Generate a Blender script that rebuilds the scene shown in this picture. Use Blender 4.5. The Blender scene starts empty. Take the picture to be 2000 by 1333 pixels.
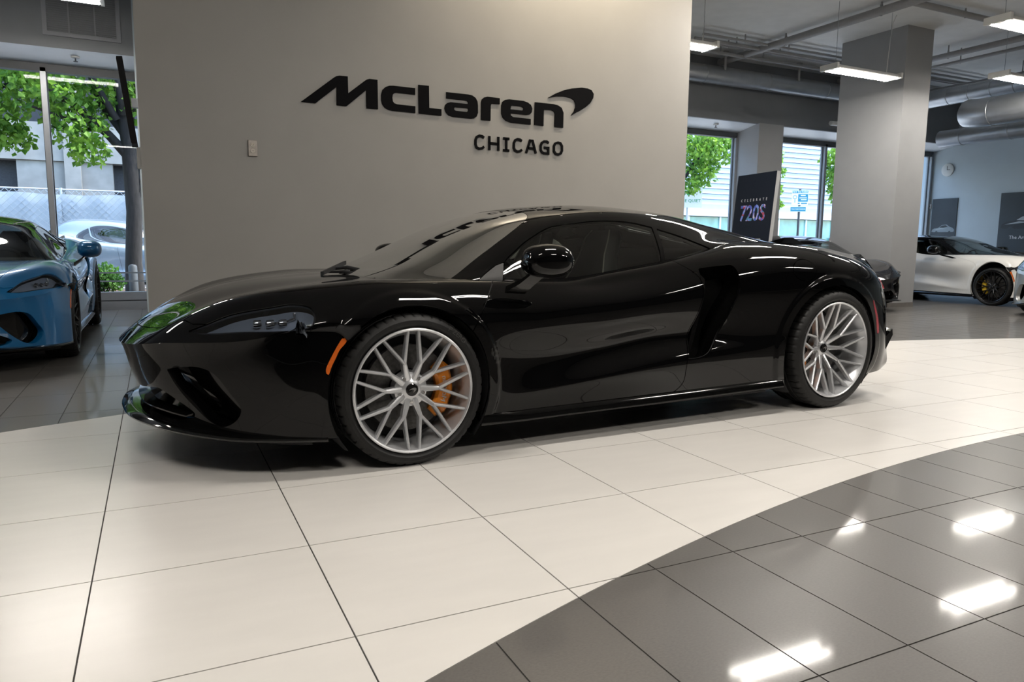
import bpy, bmesh, math, random
import numpy as np
from mathutils import Vector, Matrix
random.seed(7); rng = np.random.default_rng(7)
scn = bpy.context.scene
COL = scn.collection
R = math.radians

# ----------------------------------------------------------------- camera
cd = bpy.data.cameras.new('camera'); cam = bpy.data.objects.new('camera', cd); COL.objects.link(cam)
def cam_matrix(yaw, pitch, roll, loc):
    f = Vector((-math.sin(yaw)*math.cos(pitch), math.cos(yaw)*math.cos(pitch), math.sin(pitch)))
    r = Vector((math.cos(yaw), math.sin(yaw), 0)); u = r.cross(f)
    c, s = math.cos(roll), math.sin(roll)
    r2, u2 = r*c+u*s, u*c-r*s
    m = Matrix((r2, u2, -f)).transposed().to_4x4(); m.translation = loc; return m
cam.matrix_world = cam_matrix(-0.4532, -0.1291, 0.0102, Vector((0.2056, -4.0807, 0.9522)))
cd.sensor_width = 36; cd.lens = 1424.07/2000*36; cd.clip_end = 300; cd.clip_start = .05
scn.camera = cam

# ----------------------------------------------------------------- world, sun, exposure
w = bpy.data.worlds.new('sky'); scn.world = w; w.use_nodes = True
nt = w.node_tree; nt.nodes.clear()
sky = nt.nodes.new('ShaderNodeTexSky'); sky.sky_type = 'NISHITA'; sky.sun_disc = False
sky.sun_elevation = R(58); sky.sun_rotation = R(90); sky.air_density = 1.0; sky.dust_density = 2.0; sky.ozone_density = 1.0
bg = nt.nodes.new('ShaderNodeBackground'); bg.inputs['Strength'].default_value = SKY_STRENGTH = .95
out = nt.nodes.new('ShaderNodeOutputWorld')
nt.links.new(sky.outputs[0], bg.inputs[0]); nt.links.new(bg.outputs[0], out.inputs[0])
sl = bpy.data.lights.new('sun', 'SUN'); sl.energy = 3.6; sl.angle = R(1.0); sl.color = (1, .95, .86)
so = bpy.data.objects.new('sun', sl); COL.objects.link(so); so.rotation_mode = 'QUATERNION'; so.rotation_quaternion = Vector((-.64, .09, -.76)).to_track_quat('-Z', 'Y'); so.location = (0, 0, 12)
LAMP_WATTS = 84.0; LAMP_COLOR = (1.0, .94, .86)
SPOT_WATTS = 66.0
scn.view_settings.view_transform = 'Standard'; scn.view_settings.look = 'None'
scn.view_settings.gamma = 1.0; scn.view_settings.use_curve_mapping = False
scn.view_settings.exposure = 0.50
try:
    scn.cycles.max_bounces = 10; scn.cycles.transparent_max_bounces = 16; scn.cycles.caustics_reflective = False; scn.cycles.caustics_refractive = False
    scn.cycles.sample_clamp_indirect = 6.0; scn.cycles.use_denoising = True
except Exception: pass
# ----------------------------------------------------------------- materials
MATS = {}
def nodes(name):
    m = bpy.data.materials.new(name); m.use_nodes = True; t = m.node_tree
    return m, t, t.nodes['Principled BSDF']
def sin(b, key, v):
    if key in b.inputs: b.inputs[key].default_value = v
def mat(name, col, rough=.5, metal=0., noise=0., scale=20., bump=0., spec=.5, coat=0., coatr=.03, trans=0., emit=None, es=0., ior=1.5, stretch=(1, 1, 1), rnoise=0., alpha=1., coords='Object'):
    if name in MATS: return MATS[name]
    m, t, b = nodes(name)
    sin(b, 'Base Color', (*col, 1)); sin(b, 'Roughness', rough); sin(b, 'Metallic', metal); sin(b, 'Specular IOR Level', spec)
    sin(b, 'Coat Weight', coat); sin(b, 'Coat Roughness', coatr); sin(b, 'Transmission Weight', trans); sin(b, 'IOR', ior)
    if emit: sin(b, 'Emission Color', (*emit, 1)); sin(b, 'Emission Strength', es)
    N = t.nodes; L = t.links
    tc = N.new('ShaderNodeTexCoord'); mp = N.new('ShaderNodeMapping'); mp.inputs['Scale'].default_value = stretch
    nz = N.new('ShaderNodeTexNoise'); nz.inputs['Scale'].default_value = scale; nz.inputs['Detail'].default_value = 4
    L.new(tc.outputs[coords], mp.inputs[0]); L.new(mp.outputs[0], nz.inputs['Vector'])
    if noise:
        mr = N.new('ShaderNodeMapRange'); mr.inputs['From Min'].default_value = .25; mr.inputs['From Max'].default_value = .75
        mr.inputs['To Min'].default_value = 1-noise; mr.inputs['To Max'].default_value = 1+noise
        hs = N.new('ShaderNodeMix'); hs.data_type = 'RGBA'; hs.blend_type = 'MULTIPLY'; hs.inputs[0].default_value = 1
        L.new(nz.outputs[0], mr.inputs[0]); hs.inputs[6].default_value = (*col, 1); L.new(mr.outputs[0], hs.inputs[7]); L.new(hs.outputs[2], b.inputs['Base Color'])
    if rnoise:
        mr = N.new('ShaderNodeMapRange'); mr.inputs['To Min'].default_value = max(0, rough-rnoise); mr.inputs['To Max'].default_value = rough+rnoise
        L.new(nz.outputs[0], mr.inputs[0]); L.new(mr.outputs[0], b.inputs['Roughness'])
    if bump:
        bp = N.new('ShaderNodeBump'); bp.inputs['Strength'].default_value = bump; bp.inputs['Distance'].default_value = .01
        L.new(nz.outputs[0], bp.inputs['Height']); L.new(bp.outputs[0], b.inputs['Normal'])
    MATS[name] = m; return m
def glass(name, tint, f0=.04, rough=0.0):
    """thin pane: tinted see-through plus mirror reflection that grows at grazing angles"""
    if name in MATS: return MATS[name]
    m, t, b = nodes(name); N = t.nodes; L = t.links; N.remove(b)
    tr = N.new('ShaderNodeBsdfTransparent'); tr.inputs[0].default_value = (*tint, 1)
    gl = N.new('ShaderNodeBsdfGlossy'); gl.inputs['Roughness'].default_value = rough; gl.inputs['Color'].default_value = (1, 1, 1, 1)
    lw = N.new('ShaderNodeLayerWeight'); lw.inputs['Blend'].default_value = .5
    pw = N.new('ShaderNodeMath'); pw.operation = 'POWER'; pw.inputs[1].default_value = 5
    ma = N.new('ShaderNodeMath'); ma.operation = 'MULTIPLY_ADD'; ma.inputs[1].default_value = 1-f0; ma.inputs[2].default_value = f0
    mx = N.new('ShaderNodeMixShader')
    L.new(lw.outputs['Facing'], pw.inputs[0]); L.new(pw.outputs[0], ma.inputs[0]); L.new(ma.outputs[0], mx.inputs[0]); L.new(tr.outputs[0], mx.inputs[1]); L.new(gl.outputs[0], mx.inputs[2])
    L.new(mx.outputs[0], N['Material Output'].inputs[0]); MATS[name] = m; return m

# ----------------------------------------------------------------- mesh building
class MB:
    def __init__(s): s.v = []; s.f = []
    def add(s, vs, fs):
        o = len(s.v); s.v += [tuple(map(float, p)) for p in vs]; s.f += [tuple(i+o for i in f) for f in fs]; return s
    def box(s, lo, hi, m=None):
        (a, b, c), (d, e, f) = lo, hi
        vs = [(a,b,c),(d,b,c),(d,e,c),(a,e,c),(a,b,f),(d,b,f),(d,e,f),(a,e,f)]
        if m is not None: vs = [m @ Vector(p) for p in vs]
        return s.add(vs, [(3,2,1,0),(4,5,6,7),(0,1,5,4),(1,2,6,5),(2,3,7,6),(3,0,4,7)])
    def tube(s, pts, r, n=10, caps=True):
        pts = [Vector(p) for p in pts]; rs = r if isinstance(r, (list, tuple)) else [r]*len(pts)
        o = len(s.v); up = None; rings = []
        for i, p in enumerate(pts):
            d = (pts[min(i+1, len(pts)-1)]-pts[max(i-1, 0)]).normalized()
            if up is None: up = Vector((0, 0, 1)) if abs(d.z) < .9 else Vector((1, 0, 0))
            x = d.cross(up).normalized(); y = x.cross(d).normalized(); up = y
            rings.append([p+x*rs[i]*math.cos(2*math.pi*k/n)+y*rs[i]*math.sin(2*math.pi*k/n) for k in range(n)])
        for q in rings: s.v += [tuple(p) for p in q]
        for i in range(len(pts)-1):
            for k in range(n):
                a, b = o+i*n+k, o+i*n+(k+1) % n; s.f.append((a, b, b+n, a+n))
        if caps:
            s.f.append(tuple(o+k for k in range(n))[::-1]); s.f.append(tuple(o+(len(pts)-1)*n+k for k in range(n)))
        return s
    def lathe(s, prof, n=48, axis='y', c=(0, 0, 0), close=False):
        """prof: list of (radius, position along the axis)"""
        o = len(s.v); m = len(prof)
        for k in range(n):
            a = 2*math.pi*k/n; ca, sa = math.cos(a), math.sin(a)
            for r, h in prof:
                if axis == 'y': p = (c[0]+r*ca, c[1]+h, c[2]+r*sa)
                elif axis == 'x': p = (c[0]+h, c[1]+r*ca, c[2]+r*sa)
                else: p = (c[0]+r*ca, c[1]+r*sa, c[2]+h)
                s.v.append(p)
        for k in range(n):
            k2 = (k+1) % n
            for i in range(m if close else m-1):
                j = (i+1) % m; s.f.append((o+k*m+i, o+k*m+j, o+k2*m+j, o+k2*m+i))
        return s
    def prism(s, poly, d0, d1, plane='xz'):
        """polygon (2D) extruded between d0 and d1 along the remaining axis"""
        n = len(poly)
        mk = {'xz': lambda p, d: (p[0], d, p[1]), 'xy': lambda p, d: (p[0], p[1], d), 'yz': lambda p, d: (d, p[0], p[1])}[plane]
        vs = [mk(p, d0) for p in poly]+[mk(p, d1) for p in poly]
        return s.add(vs, [tuple(range(n)), tuple(range(2*n-1, n-1, -1))]+[(i, i+n, (i+1) % n+n, (i+1) % n) for i in range(n)])
    def loft(s, rings, closed=True, caps=False):
        o = len(s.v); n = len(rings[0])
        for q in rings: s.v += [tuple(map(float, p)) for p in q]
        for i in range(len(rings)-1):
            for k in range(n if closed else n-1):
                a, b = o+i*n+k, o+i*n+(k+1) % n; s.f.append((a, b, b+n, a+n))
        if caps: s.f.append(tuple(range(o+n-1, o-1, -1))); s.f.append(tuple(o+(len(rings)-1)*n+k for k in range(n)))
        return s
    def mesh(s, name, m, smooth=None, fix=True):
        me = bpy.data.meshes.new(name); me.from_pydata(s.v, [], s.f)
        if fix:
            bm = bmesh.new(); bm.from_mesh(me); bmesh.ops.recalc_face_normals(bm, faces=bm.faces); bm.to_mesh(me); bm.free()
        if m: me.materials.append(m)
        if smooth is not None:
            me.polygons.foreach_set('use_smooth', [True]*len(me.polygons))
            if smooth < 180: me.set_sharp_from_angle(angle=R(smooth))
        return me
    def build(s, name, m, parent=None, smooth=None, fix=True): return link(name, s.mesh(name, m, smooth, fix), parent)
def link(name, data, parent=None):
    o = bpy.data.objects.new(name, data); COL.objects.link(o)
    if parent is not None: o.parent = parent
    return o
def empty(name, loc=(0, 0, 0), rz=0., label=None, cat=None, group=None, kind=None):
    o = link(name, None); o.location = loc; o.rotation_euler = (0, 0, rz); o.empty_display_size = .2
    return tag(o, label, cat, group, kind)
def tag(o, label=None, cat=None, group=None, kind=None):
    if label: o['label'] = label
    if cat: o['category'] = cat
    if group: o['group'] = group
    if kind: o['kind'] = kind
    return o
def copy_tree(o, parent=None):
    c = o.copy(); COL.objects.link(c); c.parent = parent
    for ch in list(o.children): copy_tree(ch, c)
    return c
def text_mesh(name, body, size, m, depth=.002, align='CENTER', bold=0.):
    cu = bpy.data.curves.new(name, 'FONT'); cu.body = body; cu.size = size; cu.extrude = depth; cu.align_x = align; cu.align_y = 'CENTER'; cu.offset = bold
    cu.resolution_u = 3
    o = bpy.data.objects.new(name, cu); COL.objects.link(o)
    dg = bpy.context.evaluated_depsgraph_get(); me = bpy.data.meshes.new_from_object(o.evaluated_get(dg))
    bpy.data.objects.remove(o); me.materials.clear(); me.materials.append(m); return me
def text(name, body, size, m, parent, mtx, depth=.002, bold=0.):
    o = link(name, text_mesh(name, body, size, m, depth, bold=bold), parent); o.matrix_basis = mtx; return o
def flat(poly, hole, d0, d1, fn):
    """solid letter from an outline (and one hole): front and back caps triangulated; fn maps (a, b, depth) to a point"""
    from mathutils.geometry import tessellate_polygon
    loops = [poly]+([hole] if hole else [])
    pts = [p for l in loops for p in l]; tris = tessellate_polygon([[Vector((a, b, 0)) for a, b in l] for l in loops])
    n = len(pts); mb = MB()
    fs = [tuple(t) for t in tris]+[tuple(i+n for i in t) for t in tris]; o = 0
    for l in loops:
        k = len(l); fs += [(o+i, o+(i+1) % k, o+(i+1) % k+n, o+i+n) for i in range(k)]; o += k
    return mb.add([fn(a, b, d0) for a, b in pts]+[fn(a, b, d1) for a, b in pts], fs)
def ribbon(pts, wd):
    p = [np.array(q, float) for q in pts]; n = len(p); closed = np.allclose(p[0], p[-1])
    l, r = [], []
    for i in range(n):
        a = p[i]-p[i-1] if i else (p[0]-p[-2] if closed else p[1]-p[0])
        b = p[i+1]-p[i] if i < n-1 else (p[1]-p[0] if closed else a)
        a = a/np.linalg.norm(a); b = b/np.linalg.norm(b); t = a+b; t /= np.linalg.norm(t)
        nn = np.array([-t[1], t[0]]); k = wd/2/max(.5, abs(nn @ np.array([-a[1], a[0]])))
        l.append(p[i]+nn*k); r.append(p[i]-nn*k)
    return l, r
def part_mesh(name, p, m):
    """numpy part (P, N, F) to a mesh with smooth custom normals"""
    me = bpy.data.meshes.new(name); nv, nf = len(p['P']), len(p['F'])
    me.vertices.add(nv); me.vertices.foreach_set('co', np.ascontiguousarray(p['P'], np.float32).ravel())
    me.loops.add(nf*3); me.loops.foreach_set('vertex_index', np.ascontiguousarray(p['F'], np.int32).ravel())
    me.polygons.add(nf); me.polygons.foreach_set('loop_start', np.arange(0, nf*3, 3, dtype=np.int32))
    try: me.polygons.foreach_set('loop_total', np.full(nf, 3, np.int32))
    except Exception: pass
    me.polygons.foreach_set('use_smooth', np.ones(nf, bool)); me.update(calc_edges=True)
    me.normals_split_custom_set_from_vertices(p['N'].astype(np.float32).tolist())
    if m: me.materials.append(m)
    return me
# ----------------------------------------------------------------- smooth body surfaces (numpy only)
def pchip(xk, yk, x):
    xk = np.asarray(xk, float); yk = np.asarray(yk, float)
    h = np.diff(xk); d = np.diff(yk)/h; n = len(xk); m = np.zeros(n)
    if n == 2: m[:] = d[0]
    else:
        for i in range(1, n-1):
            if d[i-1]*d[i] > 0:
                w1 = 2*h[i]+h[i-1]; w2 = h[i]+2*h[i-1]
                m[i] = (w1+w2)/(w1/d[i-1]+w2/d[i])
        m[0] = d[0]; m[-1] = d[-1]
    i = np.clip(np.searchsorted(xk, x)-1, 0, n-2)
    t = (x-xk[i])/h[i]; t2 = t*t; t3 = t2*t
    return (2*t3-3*t2+1)*yk[i]+(t3-2*t2+t)*h[i]*m[i]+(-2*t3+3*t2)*yk[i+1]+(t3-t2)*h[i]*m[i+1]

def gsmooth(a, s):
    if s < .3: return a
    r = int(3*s)+1; k = np.exp(-.5*(np.arange(-r, r+1)/s)**2); k /= k.sum()
    p = np.concatenate([2*a[:1]-a[r:0:-1], a, 2*a[-1:]-a[-2:-r-2:-1]], 0)
    return np.apply_along_axis(lambda c: np.convolve(c, k, 'valid'), 0, p)

def natural_spline_matrix(vk, v, mirror):
    """weights so that S(v) = W @ values; mirror=True: symmetric about the first knot"""
    n = len(vk)
    if mirror:
        e = 2
        kk = np.concatenate([2*vk[0]-vk[e:0:-1], vk])
    else:
        e = 0; kk = vk
    m = len(kk); h = np.diff(kk); A = np.zeros((m, m)); B = np.zeros((m, m))
    A[0, 0] = A[-1, -1] = 1
    for i in range(1, m-1):
        A[i, i-1] = h[i-1]; A[i, i] = 2*(h[i-1]+h[i]); A[i, i+1] = h[i]
        B[i, i-1] = 6/h[i-1]; B[i, i] = -6/h[i-1]-6/h[i]; B[i, i+1] = 6/h[i]
    G = np.linalg.solve(A, B)
    j = np.clip(np.searchsorted(kk, v)-1, 0, m-2)
    W = np.zeros((len(v), m)); I = np.eye(m)
    for r, (q, jj) in enumerate(zip(v, j)):
        hh = h[jj]; a = (kk[jj+1]-q)/hh; b = (q-kk[jj])/hh
        W[r] = a*I[jj]+b*I[jj+1]+((a**3-a)*G[jj]+(b**3-b)*G[jj+1])*hh*hh/6
    return W, e

def row_curve(row, U, Xs, Xe, Lf, Lr):
    row = np.array(row, float)
    a = row[0, 0]-Xs; b = Xe-row[-1, 0]
    lab = np.linspace(Xs, Xe, 4000)
    s1 = np.clip(1-(lab-Xs)/Lf, 0, 1); s2 = np.clip(1-(Xe-lab)/Lr, 0, 1)
    fx = lab+a*s1**1.5-b*s2**1.5
    fx = np.maximum.accumulate(fx+np.arange(4000)*1e-9)
    t = np.interp(row[:, 0], fx, lab); t[0] = Xs; t[-1] = Xe
    return np.stack([np.interp(U, lab, fx), pchip(t, row[:, 1], U), pchip(t, row[:, 2], U)], 1)

def surface(rows, Xs, Xe, Lf, Lr, nu, nv, sm=.035, post=None):
    """half body patch; returns part dict with P (x, y=-w, z), N, U (label), K (row number) and F"""
    U = np.linspace(Xs, Xe, nu)
    C = np.stack([row_curve(r, U, Xs, Xe, Lf, Lr) for r in rows], 1)      # nu, K, 3
    sg = sm/(U[1]-U[0])
    for k in range(C.shape[1]): C[:, k] = gsmooth(C[:, k], sg)
    mid = C[int(nu*.3):int(nu*.85)]
    ch = np.linalg.norm(np.diff(mid, axis=1), axis=2).mean(0)
    vk = np.concatenate([[0], np.cumsum(np.maximum(ch, .03)**.75)])
    vv = np.linspace(0, vk[-1], nv)
    W, e = natural_spline_matrix(vk, vv, True)
    E = np.concatenate([C[:, e:0:-1]*np.array([1, -1, 1]), C], 1) if e else C
    P = np.einsum('vk,ukc->uvc', W, E)
    P[..., 1] = np.maximum(P[..., 1], 0); P[:, 0, 1] = 0
    if post: P = post(P)
    du = np.gradient(P, axis=0); dv = np.gradient(P, axis=1)
    N = np.cross(du, dv)                      # with y = +w here
    N /= np.linalg.norm(N, axis=2, keepdims=True)+1e-12
    Kk = np.interp(vv, vk, np.arange(len(rows)))
    P = P.copy(); N = N.copy(); P[..., 1] *= -1; N[..., 1] *= -1
    # orient outwards: top of centre line must face up
    if N[nu//2, 0, 2] < 0: N = -N
    N[:, 0, 1] = 0
    idx = np.arange(nu*nv).reshape(nu, nv)
    a, b, c, d = idx[:-1, :-1].ravel(), idx[1:, :-1].ravel(), idx[1:, 1:].ravel(), idx[:-1, 1:].ravel()
    F = np.concatenate([np.stack([a, d, b], 1), np.stack([b, d, c], 1)])
    part = dict(P=P.reshape(-1, 3), N=N.reshape(-1, 3),
                U=np.repeat(U, nv), K=np.tile(Kk, nu), F=F)
    f = part['F']; p = part['P']
    fn = np.cross(p[f[:, 1]]-p[f[:, 0]], p[f[:, 2]]-p[f[:, 0]])
    if (np.einsum('ij,ij->i', fn, part['N'][f[:, 0]]) > 0).mean() < .5: part['F'] = f[:, ::-1].copy()
    return part

def compact(p):
    u, inv = np.unique(p['F'].ravel(), return_inverse=True)
    q = {k: p[k][u] for k in p if k != 'F'}; q['F'] = inv.reshape(-1, 3); return q

def clip(part, s):
    """keep the side where s > 0 (s: one value per vertex)"""
    F = part['F']; pos = s > 0; cnt = pos[F].sum(1)
    keep = F[cnt == 3]; newF = [keep]
    base = len(part['P']); tris = []; keys = []
    cut = F[(cnt == 1) | (cnt == 2)]
    if len(cut):
        rot = []
        pc = pos[cut]; c1 = pc.sum(1) == 1
        lone = np.where(c1[:, None], pc, ~pc).argmax(1)
        r = np.arange(len(cut))
        A, B, Cc = cut[r, lone], cut[r, (lone+1) % 3], cut[r, (lone+2) % 3]
        def ek(i, j): return np.minimum(i, j).astype(np.int64)*(base+1)+np.maximum(i, j)
        e1, e2 = ek(A, B), ek(A, Cc)
        ue, inv = np.unique(np.concatenate([e1, e2]), return_inverse=True)
        i, j = ue//(base+1), ue % (base+1)
        t = s[i]/(s[i]-s[j]+1e-30); t = np.clip(t, 0, 1)
        for k in list(part):
            if k == 'F': continue
            v = part[k]; tt = t[:, None] if v.ndim == 2 else t
            part = dict(part); part[k] = np.concatenate([v, v[i]*(1-tt)+v[j]*tt])
        n1, n2 = base+inv[:len(cut)], base+inv[len(cut):]
        o = c1
        newF.append(np.stack([A[o], n1[o], n2[o]], 1))
        w = ~c1
        newF.append(np.stack([n1[w], B[w], Cc[w]], 1)); newF.append(np.stack([n1[w], Cc[w], n2[w]], 1))
    q = dict(part); q['F'] = np.concatenate(newF)
    return compact(q) if len(q['F']) else q

def loop(pts, closed=True, n=8, corner=()):
    """smooth curve through points (Catmull-Rom); indices in corner stay sharp"""
    p = np.array(pts, float); m = len(p); out = []
    rng = range(m if closed else m-1)
    for i in rng:
        p0, p1, p2, p3 = p[(i-1) % m], p[i], p[(i+1) % m], p[(i+2) % m]
        if (not closed and i == 0) or i in corner: p0 = p1
        if (not closed and i == m-2) or ((i+1) % m) in corner: p3 = p2
        l = np.linalg.norm(p2-p1)+1e-9
        m1 = (p2-p0)*l/(np.linalg.norm(p1-p0)+l); m2 = (p3-p1)*l/(np.linalg.norm(p3-p2)+l)
        for t in np.arange(n)/n:
            out.append((2*t**3-3*t*t+1)*p1+(t**3-2*t*t+t)*m1+(-2*t**3+3*t*t)*p2+(t**3-t*t)*m2)
    if not closed: out.append(p[-1])
    return np.array(out)

def sdf(q, poly):
    """signed distance (inside > 0) of points q (n,2) to closed polyline"""
    lo, hi = poly.min(0)-.05, poly.max(0)+.05
    res = np.full(len(q), -.05)
    near = np.where(((q > lo) & (q < hi)).all(1))[0]
    b = np.roll(poly, -1, 0); d = b-poly; dd = (d*d).sum(1)+1e-15
    for s in range(0, len(near), 20000):
        ix = near[s:s+20000]; x = q[ix][:, None, :]
        t = np.clip(((x-poly)*d).sum(2)/dd, 0, 1)
        dist = np.sqrt((((poly+t[..., None]*d)-x)**2).sum(2)).min(1)
        c = ((poly[:, 1] > x[..., 1]) != (b[:, 1] > x[..., 1])) & (x[..., 0] < d[:, 0]*(x[..., 1]-poly[:, 1])/(d[:, 1]+1e-15)+poly[:, 0])
        ins = c.sum(1) % 2 == 1
        res[ix] = np.where(ins, dist, -dist)
    return res

def split(part, s, gap=.003):
    """inside (s > gap/2), outside (s < -gap/2)"""
    return clip(part, s-gap/2), clip(part, -s-gap/2)

def join(*ps):
    out = {}; off = 0; Fs = []
    for p in ps:
        Fs.append(p['F']+off); off += len(p['P'])
    for k in ('P', 'N'): out[k] = np.concatenate([p[k] for p in ps])
    out['F'] = np.concatenate(Fs); return out

def mirror(p):
    m = np.array([1, -1, 1.]); return dict(P=p['P']*m, N=p['N']*m, F=p['F'][:, ::-1].copy())

def rim(p, t=.008, skip=None):
    """give a panel thickness: boundary edges go inwards along the normal"""
    F = p['F']; e = np.concatenate([F[:, [0, 1]], F[:, [1, 2]], F[:, [2, 0]]])
    key = np.minimum(e[:, 0], e[:, 1]).astype(np.int64)*len(p['P'])+np.maximum(e[:, 0], e[:, 1])
    u, inv, cnt = np.unique(key, return_inverse=True, return_counts=True)
    b = e[cnt[inv] == 1]
    ok = ~((np.abs(p['P'][b[:, 0], 1]) < 1e-4) & (np.abs(p['P'][b[:, 1], 1]) < 1e-4))
    b = b[ok]
    if not len(b): return p
    A, B = p['P'][b[:, 0]], p['P'][b[:, 1]]; nA, nB = p['N'][b[:, 0]], p['N'][b[:, 1]]
    a2, b2 = A-nA*t, B-nB*t
    fn = np.cross(A-B, b2-B); fn /= np.linalg.norm(fn, axis=1, keepdims=True)+1e-12
    m = len(b); o = len(p['P']); i = np.arange(m)
    P2 = np.concatenate([p['P'], A, B, b2, a2])
    na = fn*.8+nA*.4; nb = fn*.8+nB*.4
    nrm = lambda v: v/(np.linalg.norm(v, axis=1, keepdims=True)+1e-12)
    N2 = np.concatenate([p['N'], nrm(na), nrm(nb), fn, fn])
    F2 = np.concatenate([F, np.stack([o+m+i, o+i, o+2*m+i], 1), np.stack([o+i, o+3*m+i, o+2*m+i], 1)])
    return dict(P=P2, N=N2, F=F2)

def offset(p, d):
    q = dict(p); q['P'] = p['P']+p['N']*d; return q
# ----------------------------------------------------------------- grand tourer: feature lines (x back from the front axle, half width, height)
GT_M = [
 [(-1.10,0,.503),(-1.04,0,.562),(-.95,0,.622),(-.83,0,.68),(-.7,0,.726),(-.5,0,.768),(-.3,0,.788),(-.1,0,.80),(.5,0,.805),(1.5,0,.83),(2.2,0,.90),(2.7,0,.93),(3.1,0,.93),(3.35,0,.93),(3.5,0,.935)],
 [(-1.078,.22,.51),(-1.02,.22,.563),(-.93,.23,.623),(-.8,.24,.682),(-.6,.26,.745),(-.4,.27,.776),(-.1,.28,.80),(.5,.3,.805),(1.5,.3,.83),(2.2,.3,.9),(2.7,.3,.93),(3.1,.3,.93),(3.33,.3,.93),(3.47,.3,.932)],
 [(-1.02,.40,.526),(-.97,.40,.575),(-.87,.42,.637),(-.72,.46,.705),(-.55,.5,.746),(-.3,.54,.780),(-.1,.56,.795),(.25,.58,.798),(.5,.58,.8),(1.5,.55,.84),(2.0,.55,.92),(2.4,.56,.955),(2.7,.56,.955),(3.1,.55,.935),(3.3,.54,.925),(3.42,.52,.925)],
 [(-.93,.54,.542),(-.875,.545,.605),(-.79,.565,.662),(-.66,.63,.72),(-.505,.695,.758),(-.3,.745,.786),(-.1,.775,.80),(.1,.785,.80),(.5,.79,.793),(.84,.795,.788),(1.15,.795,.828),(1.48,.785,.877),(1.77,.765,.935),(2.04,.74,.985),(2.3,.72,.995),(2.6,.70,.985),(2.93,.68,.955),(3.13,.66,.925),(3.3,.63,.90),(3.38,.61,.90)],
 [(-.82,.68,.553),(-.76,.685,.60),(-.68,.70,.655),(-.55,.755,.70),(-.4,.81,.735),(-.2,.85,.76),(0,.865,.765),(.3,.86,.76),(.6,.85,.755),(.9,.85,.76),(1.2,.855,.79),(1.5,.865,.84),(1.75,.875,.885),(2.0,.88,.92),(2.3,.885,.935),(2.6,.88,.925),(2.9,.86,.89),(3.1,.83,.85),(3.25,.78,.815),(3.33,.74,.80)],
 [(-.68,.795,.566),(-.62,.805,.61),(-.52,.845,.645),(-.4,.885,.668),(-.2,.92,.69),(0,.932,.695),(.3,.925,.675),(.6,.925,.66),(.9,.93,.68),(1.3,.937,.71),(1.55,.94,.735),(1.8,.945,.76),(2.1,.952,.79),(2.4,.957,.80),(2.675,.958,.79),(2.95,.945,.76),(3.12,.915,.72),(3.25,.86,.69),(3.33,.81,.68)],
 [(-.54,.865,.595),(-.45,.9,.63),(-.3,.93,.64),(0,.95,.6),(.3,.938,.57),(.5,.925,.54),(.9,.918,.54),(1.3,.922,.57),(1.6,.928,.59),(1.9,.943,.61),(2.2,.956,.64),(2.4,.96,.66),(2.675,.963,.66),(2.95,.953,.62),(3.15,.92,.57),(3.28,.87,.54),(3.36,.82,.53)],
 [(-.44,.905,.618),(-.35,.925,.62),(-.2,.945,.55),(0,.952,.47),(.4,.915,.42),(.7,.884,.41),(1.0,.872,.43),(1.4,.885,.475),(1.7,.908,.48),(2.0,.935,.46),(2.3,.955,.48),(2.675,.96,.46),(3.0,.948,.44),(3.2,.915,.41),(3.3,.87,.39),(3.38,.82,.38)],
 [(-.37,.925,.624),(-.3,.94,.61),(-.2,.945,.45),(0,.945,.34),(.4,.908,.275),(.7,.906,.292),(1.0,.925,.325),(1.3,.939,.362),(1.6,.947,.385),(2.0,.95,.375),(2.3,.955,.35),(2.675,.955,.34),(3.0,.945,.33),(3.2,.915,.31),(3.3,.87,.30),(3.39,.82,.29)],
 [(-.3,.94,.629),(-.25,.945,.6),(-.15,.94,.4),(0,.93,.24),(.4,.903,.225),(.7,.903,.245),(1.0,.918,.268),(1.3,.930,.278),(1.6,.938,.28),(2.0,.935,.25),(2.3,.935,.21),(2.675,.93,.21),(3.0,.925,.22),(3.2,.9,.22),(3.3,.86,.22),(3.4,.82,.22)],
 [(-.24,.95,.633),(-.2,.945,.55),(-.1,.93,.3),(0,.915,.15),(.4,.9,.155),(1.3,.905,.155),(2.3,.925,.16),(2.675,.92,.16),(3.2,.88,.17),(3.4,.8,.18)],
]
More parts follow.
